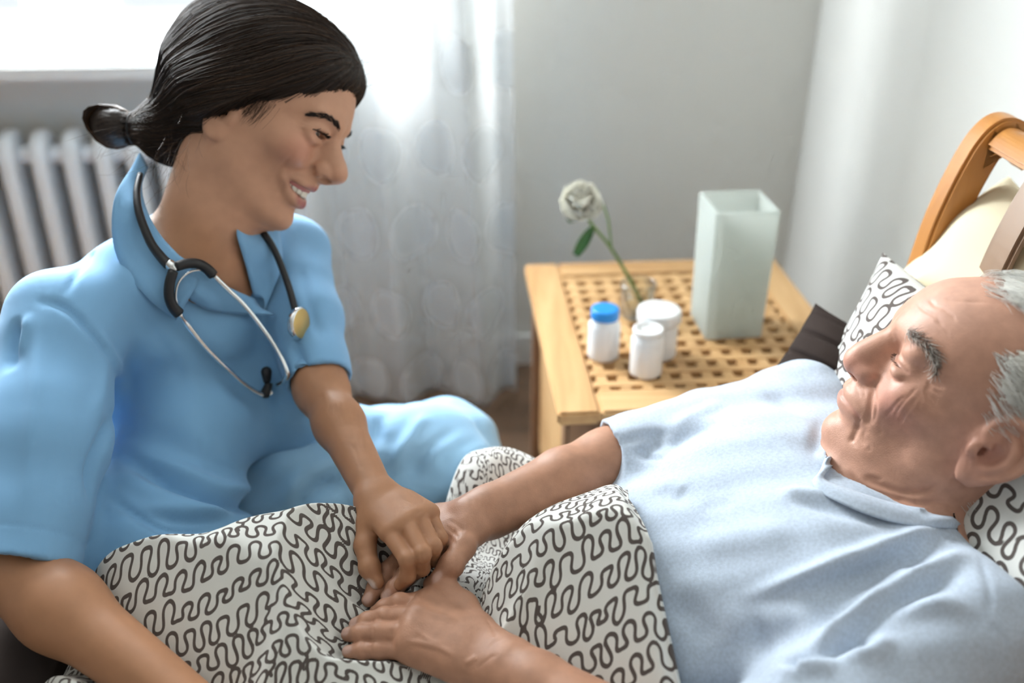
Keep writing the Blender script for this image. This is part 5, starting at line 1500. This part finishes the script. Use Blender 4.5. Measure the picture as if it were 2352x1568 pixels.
def eartip(p, d):
    M_ = Matrix.Translation(p) @ Vector(d).to_track_quat('Z', 'Y').to_matrix().to_4x4()
    lathe('ear_tip', [(0, -.010), (.0042, -.010), (.0052, -.006), (.0062, .000), (.0066, .004), (.0052, .008), (.0025, .0098), (0, .010)], M_rub, steth, 20, M_)
p1 = lay([(624, 893), (624, 888)], .014)[0]; p2 = lay([(625, 862), (625, 858)], .018)[0]
eartip(p1, unit([-.2, -.2, -.5])); eartip(p2, unit([0, .2, 1]))
cp, cn = hit(allb, 693, 755)
if cn @ (CAM - cp) < 0: cn = -cn
fcd = unit(np.array([.93, -.33, .10])); cp = cp + cn * .012
M_ = Matrix.Translation(cp) @ Vector(fcd).to_track_quat('Z', 'Y').to_matrix().to_4x4()
lathe('chest_piece', [(0, -.008), (.011, -.008), (.0185, -.004), (.0198, 0), (.0198, .003), (.0178, .0042)], M_chrome, steth, 40, M_)
lathe('diaphragm', [(.0178, .0040), (.0168, .0046), (0, .0048)], M_brass, steth, 40, M_)
# ribbed neckband of the shirt
sheet('neckband', [lay([(1918, 1050), (1908, 1080), (1893, 1108), (1960, 1135), (2060, 1165), (2160, 1178), (2240, 1170), (2285, 1145)], .004, sb_),
                   lay([(1906, 1050), (1895, 1082), (1880, 1118), (1955, 1152), (2055, 1184), (2160, 1197), (2250, 1190), (2292, 1160)], .006, sb_),
                   lay([(1896, 1050), (1884, 1084), (1868, 1122), (1950, 1168), (2050, 1202), (2160, 1216), (2255, 1208), (2298, 1175)], .002, sb_)], M_shirt, patient, .0012, 48)
# ------------------------------------------------------------------ squiggle-printed cotton: flat print as a distance field in cloth space
from mathutils.kdtree import KDTree
def squiggle(u0, u1, v0, v1, seed, row=.0225, per=.0178, amp=.0080):
    """meandering lines in rows, now and then linked to the next row"""
    rg = np.random.default_rng(seed); pts = []
    for j, v in enumerate(np.arange(v0, v1, row)):
        n = int((u1 - u0) / per) + 2
        ph = np.arange(0, n * 2 * np.pi, .045)
        half = (ph / np.pi).astype(int)
        A = amp * np.clip(rg.normal(1.0, .26, half.max() + 2), .5, 1.45)
        pw = np.clip(rg.normal(1.0, .16, n + 2), .75, 1.4)
        xs = u0 - per * rg.random() + per * np.interp(ph / (2 * np.pi), np.arange(n + 2), np.cumsum(pw))
        x = xs - .0027 * np.sin(2 * ph); Aa = np.interp(ph / np.pi, np.arange(half.max() + 2) + .5, A)
        y = v + Aa * np.sin(ph) + .0040 * np.sin(xs * 23 + 3 * v) + .0018 * np.sin(xs * 61 + 40 * v)
        x = x + (y - v) * .28 * np.sin(xs * 19 + 70 * v)
        pts.append(np.stack([x, y], 1))
        for _ in range(max(1, int((u1 - u0) / .42))):
            k = rg.integers(len(x) - 2); t = np.linspace(0, 1, 40)
            if abs(np.sin(ph[k])) < .7: k = int(min(len(x) - 1, k + 20))
            pts.append(np.stack([x[k] + .002 * np.sin(t * 6), y[k] + t * (row * .5) * np.sign(np.sin(ph[k]) + 1e-6)], 1))
    return np.vstack(pts)
def print_dist(U, V, seed, sc=1.0):
    U, V = U.ravel() / sc, V.ravel() / sc
    pts = squiggle(U.min() - .05, U.max() + .05, V.min() - .05, V.max() + .05, seed)
    kd = KDTree(len(pts))
    for i, p in enumerate(pts): kd.insert((p[0], p[1], 0), i)
    kd.balance()
    return np.array([kd.find((a, b, 0))[2] for a, b in zip(U.tolist(), V.tolist())], np.float32)
def cotton_print(name, white, ink):
    m = mat(name, white, .9, .12, noise=(14, .02), bump=(1500, .12, 2, .0003), sheen=.1)
    nt = m.node_tree; N, L = nt.nodes, nt.links
    b = N['Principled BSDF']; src = b.inputs['Base Color'].links[0].from_socket
    a = N.new('ShaderNodeAttribute'); a.attribute_name = 'ink'
    r = N.new('ShaderNodeMapRange'); r.interpolation_type = 'SMOOTHSTEP'
    r.inputs['From Min'].default_value = .00130; r.inputs['From Max'].default_value = .0018; r.inputs['To Min'].default_value = 1; r.inputs['To Max'].default_value = 0
    L.new(a.outputs['Fac'], r.inputs['Value'])
    mx = N.new('ShaderNodeMix'); mx.data_type = 'RGBA'; mx.inputs['B'].default_value = (*ink, 1)
    L.new(r.outputs['Result'], mx.inputs['Factor']); L.new(src, mx.inputs['A']); L.new(mx.outputs['Result'], b.inputs['Base Color'])
    return m
M_print = cotton_print('squiggle_cotton', (.80, .80, .76), (.125, .104, .095))
def set_float(o, name, vals):
    at_ = o.data.attributes.new(name, 'FLOAT', 'POINT'); at_.data.foreach_set('value', np.asarray(vals, np.float32).ravel())
def grid_faces(nu, nv):
    i, j = np.meshgrid(np.arange(nu - 1), np.arange(nv - 1), indexing='ij')
    return np.stack([i * nv + j, (i + 1) * nv + j, (i + 1) * nv + j + 1, i * nv + j + 1], -1).reshape(-1, 4)
def smax(a, b, k): return -smin(-a, -b, k)

# ------------------------------------------------------------------ duvet over legs and belly
def duvet_z(X, Y, fine=True):
    g = lambda x, y, rx, ry: np.exp(-((X - x) / rx) ** 2 - ((Y - y) / ry) ** 2)
    z = np.full(X.shape, .470)
    ridge = .775 + .13 * (X + .30)
    fade = 1 / (1 + np.exp((X + .105) / .024))
    w = np.where(Y > ridge, .075, .135)
    z = smax(z, .465 + (np.interp(X, [-.45, -.16], [.596, .626]) - .465) * np.exp(-((Y - ridge) / w) ** 2) * fade, .03)
    q = ((X - .150) / .190) ** 2 + (np.abs(Y - .690) / .245) ** 2.4
    z = smax(z, .470 + .195 * np.sqrt(np.clip(1 - q, 0, 1)) , .035)
    z = smax(z, .470 + .085 * g(-.02, 1.00, .10, .075), .02)
    z = z + .045 * g(-.09, .74, .12, .14)
    if not fine: return z
    # soft puckers
    z = z + .0035 * np.sin(X * 38 + Y * 17) * np.sin(Y * 33 - X * 11) + .002 * np.sin(X * 83 - Y * 41)
    z = z + .012 * np.exp(-((Y - .605 - .25 * (X + .16) - .02 * np.sin(X * 40)) / .016) ** 2) * g(-.13, .60, .10, .08)
    # dents where hands and forearms lie
    for A, B, r in DENT:
        ba = (B - A)[:2]; h = np.clip(((X - A[0]) * ba[0] + (Y - A[1]) * ba[1]) / (ba @ ba + 1e-9), 0, 1)
        dist = np.hypot(X - A[0] - h * ba[0], Y - A[1] - h * ba[1])
        lim = A[2] + h * (B[2] - A[2]) - .75 * r + 1.3 * np.maximum(0, dist - .8 * r)
        z = smin(z, lim, .006)
    return z
def dent_list():
    D = []
    for J, r in [([lmc[i]] + list(lfgs[i]), .0095) for i in range(4)] + [([rmc[i]] + list(rfgs[i]), .0095) for i in range(2)] + [(ltt, .0125)]:
        D += [(np.array(a), np.array(b), r) for a, b in zip(J, J[1:])]
    D += [(mWl, m, .014) for m in lmc] + [(mEl, mWl, .030), (mWr, rmc[0], .016), (mEr, mWr, .030), (wEr, wWr, .030), (wWr, rm[1], .014), (wWr, rm[2], .014)]
    return D
DENT = dent_list()
def make_duvet():
    y = np.concatenate([np.linspace(.22, .52, 40)[:-1], np.linspace(.52, 1.10, 330)]); nu, nv = 430, len(y); s = np.linspace(0, 1, nu)
    ex = np.interp(y, [.22, .55, .62, .70, .80, .84, .90, 1.1], [.19, .175, .150, .132, .118, .122, .095, .06])
    x0 = np.interp(y, [.22, .55, .75, 1.1], [-.53, -.515, -.495, -.49])
    S, Y = np.meshgrid(s, y, indexing='ij')
    X = x0[None] + (ex - x0)[None] * S
    ym = np.interp(X, [-.50, -.20, -.10, -.05, .2], [.865, .880, .94, 1.09, 1.10])
    Y = .22 + (Y - .22) / .88 * (ym - .22)
    Zz = duvet_z(X, Y)
    dl, dr, db, df = X - x0[None], ex[None] - X, ym - Y, Y - .22
    Zz = Zz - .13 * np.exp(-(dl / .045) ** 1.6) - .016 * np.exp(-(dr / .010) ** 2) - .05 * np.exp(-(db / .03) ** 2) - .03 * np.exp(-(df / .02) ** 2)
    P = np.stack([X, Y, np.maximum(Zz, .435)], -1)
    du = np.vstack([np.zeros((1, nv)), np.cumsum(np.linalg.norm(np.diff(P, axis=0), axis=2), 0)])
    Pb = np.stack([X, Y, duvet_z(X, Y, False)], -1)
    dv = np.hstack([np.zeros((nu, 1)), np.cumsum(np.linalg.norm(np.diff(Pb, axis=1), axis=2), 1)])
    v0 = np.array([np.interp(.70, Y[i], dv[i]) for i in range(nu)]); dv = dv - v0[:, None]
    xr = np.linspace(-.56, .25, 200); ur = np.concatenate([[0], np.cumsum(np.hypot(np.diff(xr), np.diff(duvet_z(xr, np.full(200, .66), False))))])
    du = np.interp(X, xr, ur); dv = .7 * dv + .3 * (Y - .70) * 1.15
    o = link_mesh('duvet', P.reshape(-1, 3), grid_faces(nu, nv)[:, ::-1] if False else grid_faces(nu, nv), M_print)
    set_float(o, 'ink', print_dist(du, dv, 5))
    md = o.modifiers.new('thickness', 'SOLIDIFY'); md.thickness = .012; md.offset = -1
    return tag(o, 'white duvet printed with dark brown squiggles over the legs of the person lying', 'duvet')
duvet = make_duvet()

def pillow(nm, label, cat, c, R, hx, hy, th, m, seed=None, sag=None, n=70, pinch=.10, quilt=0):
    """two puffed faces meeting in a seam; corners drawn out"""
    u = np.linspace(-1, 1, n); U, V_ = np.meshgrid(u, u, indexing='ij')
    pin = 1 - pinch * (1 - np.abs(V_) ** 1.5) * np.abs(U) ** 6; pin2 = 1 - pinch * (1 - np.abs(U) ** 1.5) * np.abs(V_) ** 6
    X, Y = U * hx * pin, V_ * hy * pin2
    T_ = th * np.clip((1 - np.abs(U) ** 3.2) * (1 - np.abs(V_) ** 3.2), 0, 1) ** .55
    if quilt: T_ = T_ * (1 - .22 * np.exp(-((np.mod(U * quilt, 1) - .5) / .09) ** 2))
    wob = .05 * th * (np.sin(U * 5 + 2 * V_) + np.sin(7 * V_ - 3 * U))
    out, Fq = [], grid_faces(n, n)
    for sgn in (1, -1):
        P = np.stack([X, Y, sgn * (T_ + wob * T_ / th)], -1).reshape(-1, 3)
        if sag is not None: P = sag(P)
        out.append(P @ np.asarray(R).T + c)
    V = np.vstack(out); Fq = np.vstack([Fq, Fq[:, ::-1] + n * n])
    o = link_mesh(nm, V, Fq, m)
    if seed is not None:
        d = print_dist(np.concatenate([X.ravel(), X.ravel() + 1.0]), np.concatenate([Y.ravel(), Y.ravel()]), seed, 1.35); set_float(o, 'ink', d)
    return tag(o, label, cat)
M_cream = mat('cream_cotton', (.80, .72, .52), .9, .12, bump=(900, .12, 2, .0004))
M_brown = mat('brown_satin_quilt', (.045, .034, .030), .95, .08, noise=(20, .08), bump=(300, .1))
# cream cushion against the headboard, printed pillow behind the head, brown cushion by the far shoulder
pillow('cushion', 'plain cream cushion leaning on the headboard', 'cushion', at(2275, 672, 1.17), frame_from([-.80, -.15, .58], [0, 1, 0]), .125, .115, .055, M_cream)
pillow('pillow', 'squiggle printed white pillow behind the head of the person lying', 'pillow', np.array([.475, .815, .615]), frame_from([-.90, -.23, .36], [-.25, .97, 0]), .30, .165, .062, M_print, 11, n=220)
pillow('cushion', 'quilted dark brown cushion beside the far shoulder', 'cushion', at(1925, 905, 1.20), frame_from([-.45, -.55, .70], [.55, .45, .45]), .090, .090, .040, M_brown, quilt=3.0)
# brown bedspread at the foot of the bed
def make_spread():
    nu, nv = 120, 140
    x = np.linspace(-1.38, -.40, nu); y = np.linspace(.10, 1.12, nv)
    X, Y = np.meshgrid(x, y, indexing='ij')
    Zz = .455 + .030 * np.exp(-((Y - .74) / .2) ** 2) + .010 * np.sin(X * 70 + Y * 18) * np.exp(-((X + .55) / .35) ** 2) + .004 * np.sin(Y * 50)
    Zz = np.where(X > -.46, np.minimum(Zz, .452), Zz)
    o = link_mesh('bedspread', np.stack([X, Y, Zz], -1).reshape(-1, 3), grid_faces(nu, nv), M_brown)
    md = o.modifiers.new('thickness', 'SOLIDIFY'); md.thickness = .015; md.offset = -1
    return tag(o, 'dark brown quilted bedspread at the foot of the bed', 'bedspread')
make_spread()
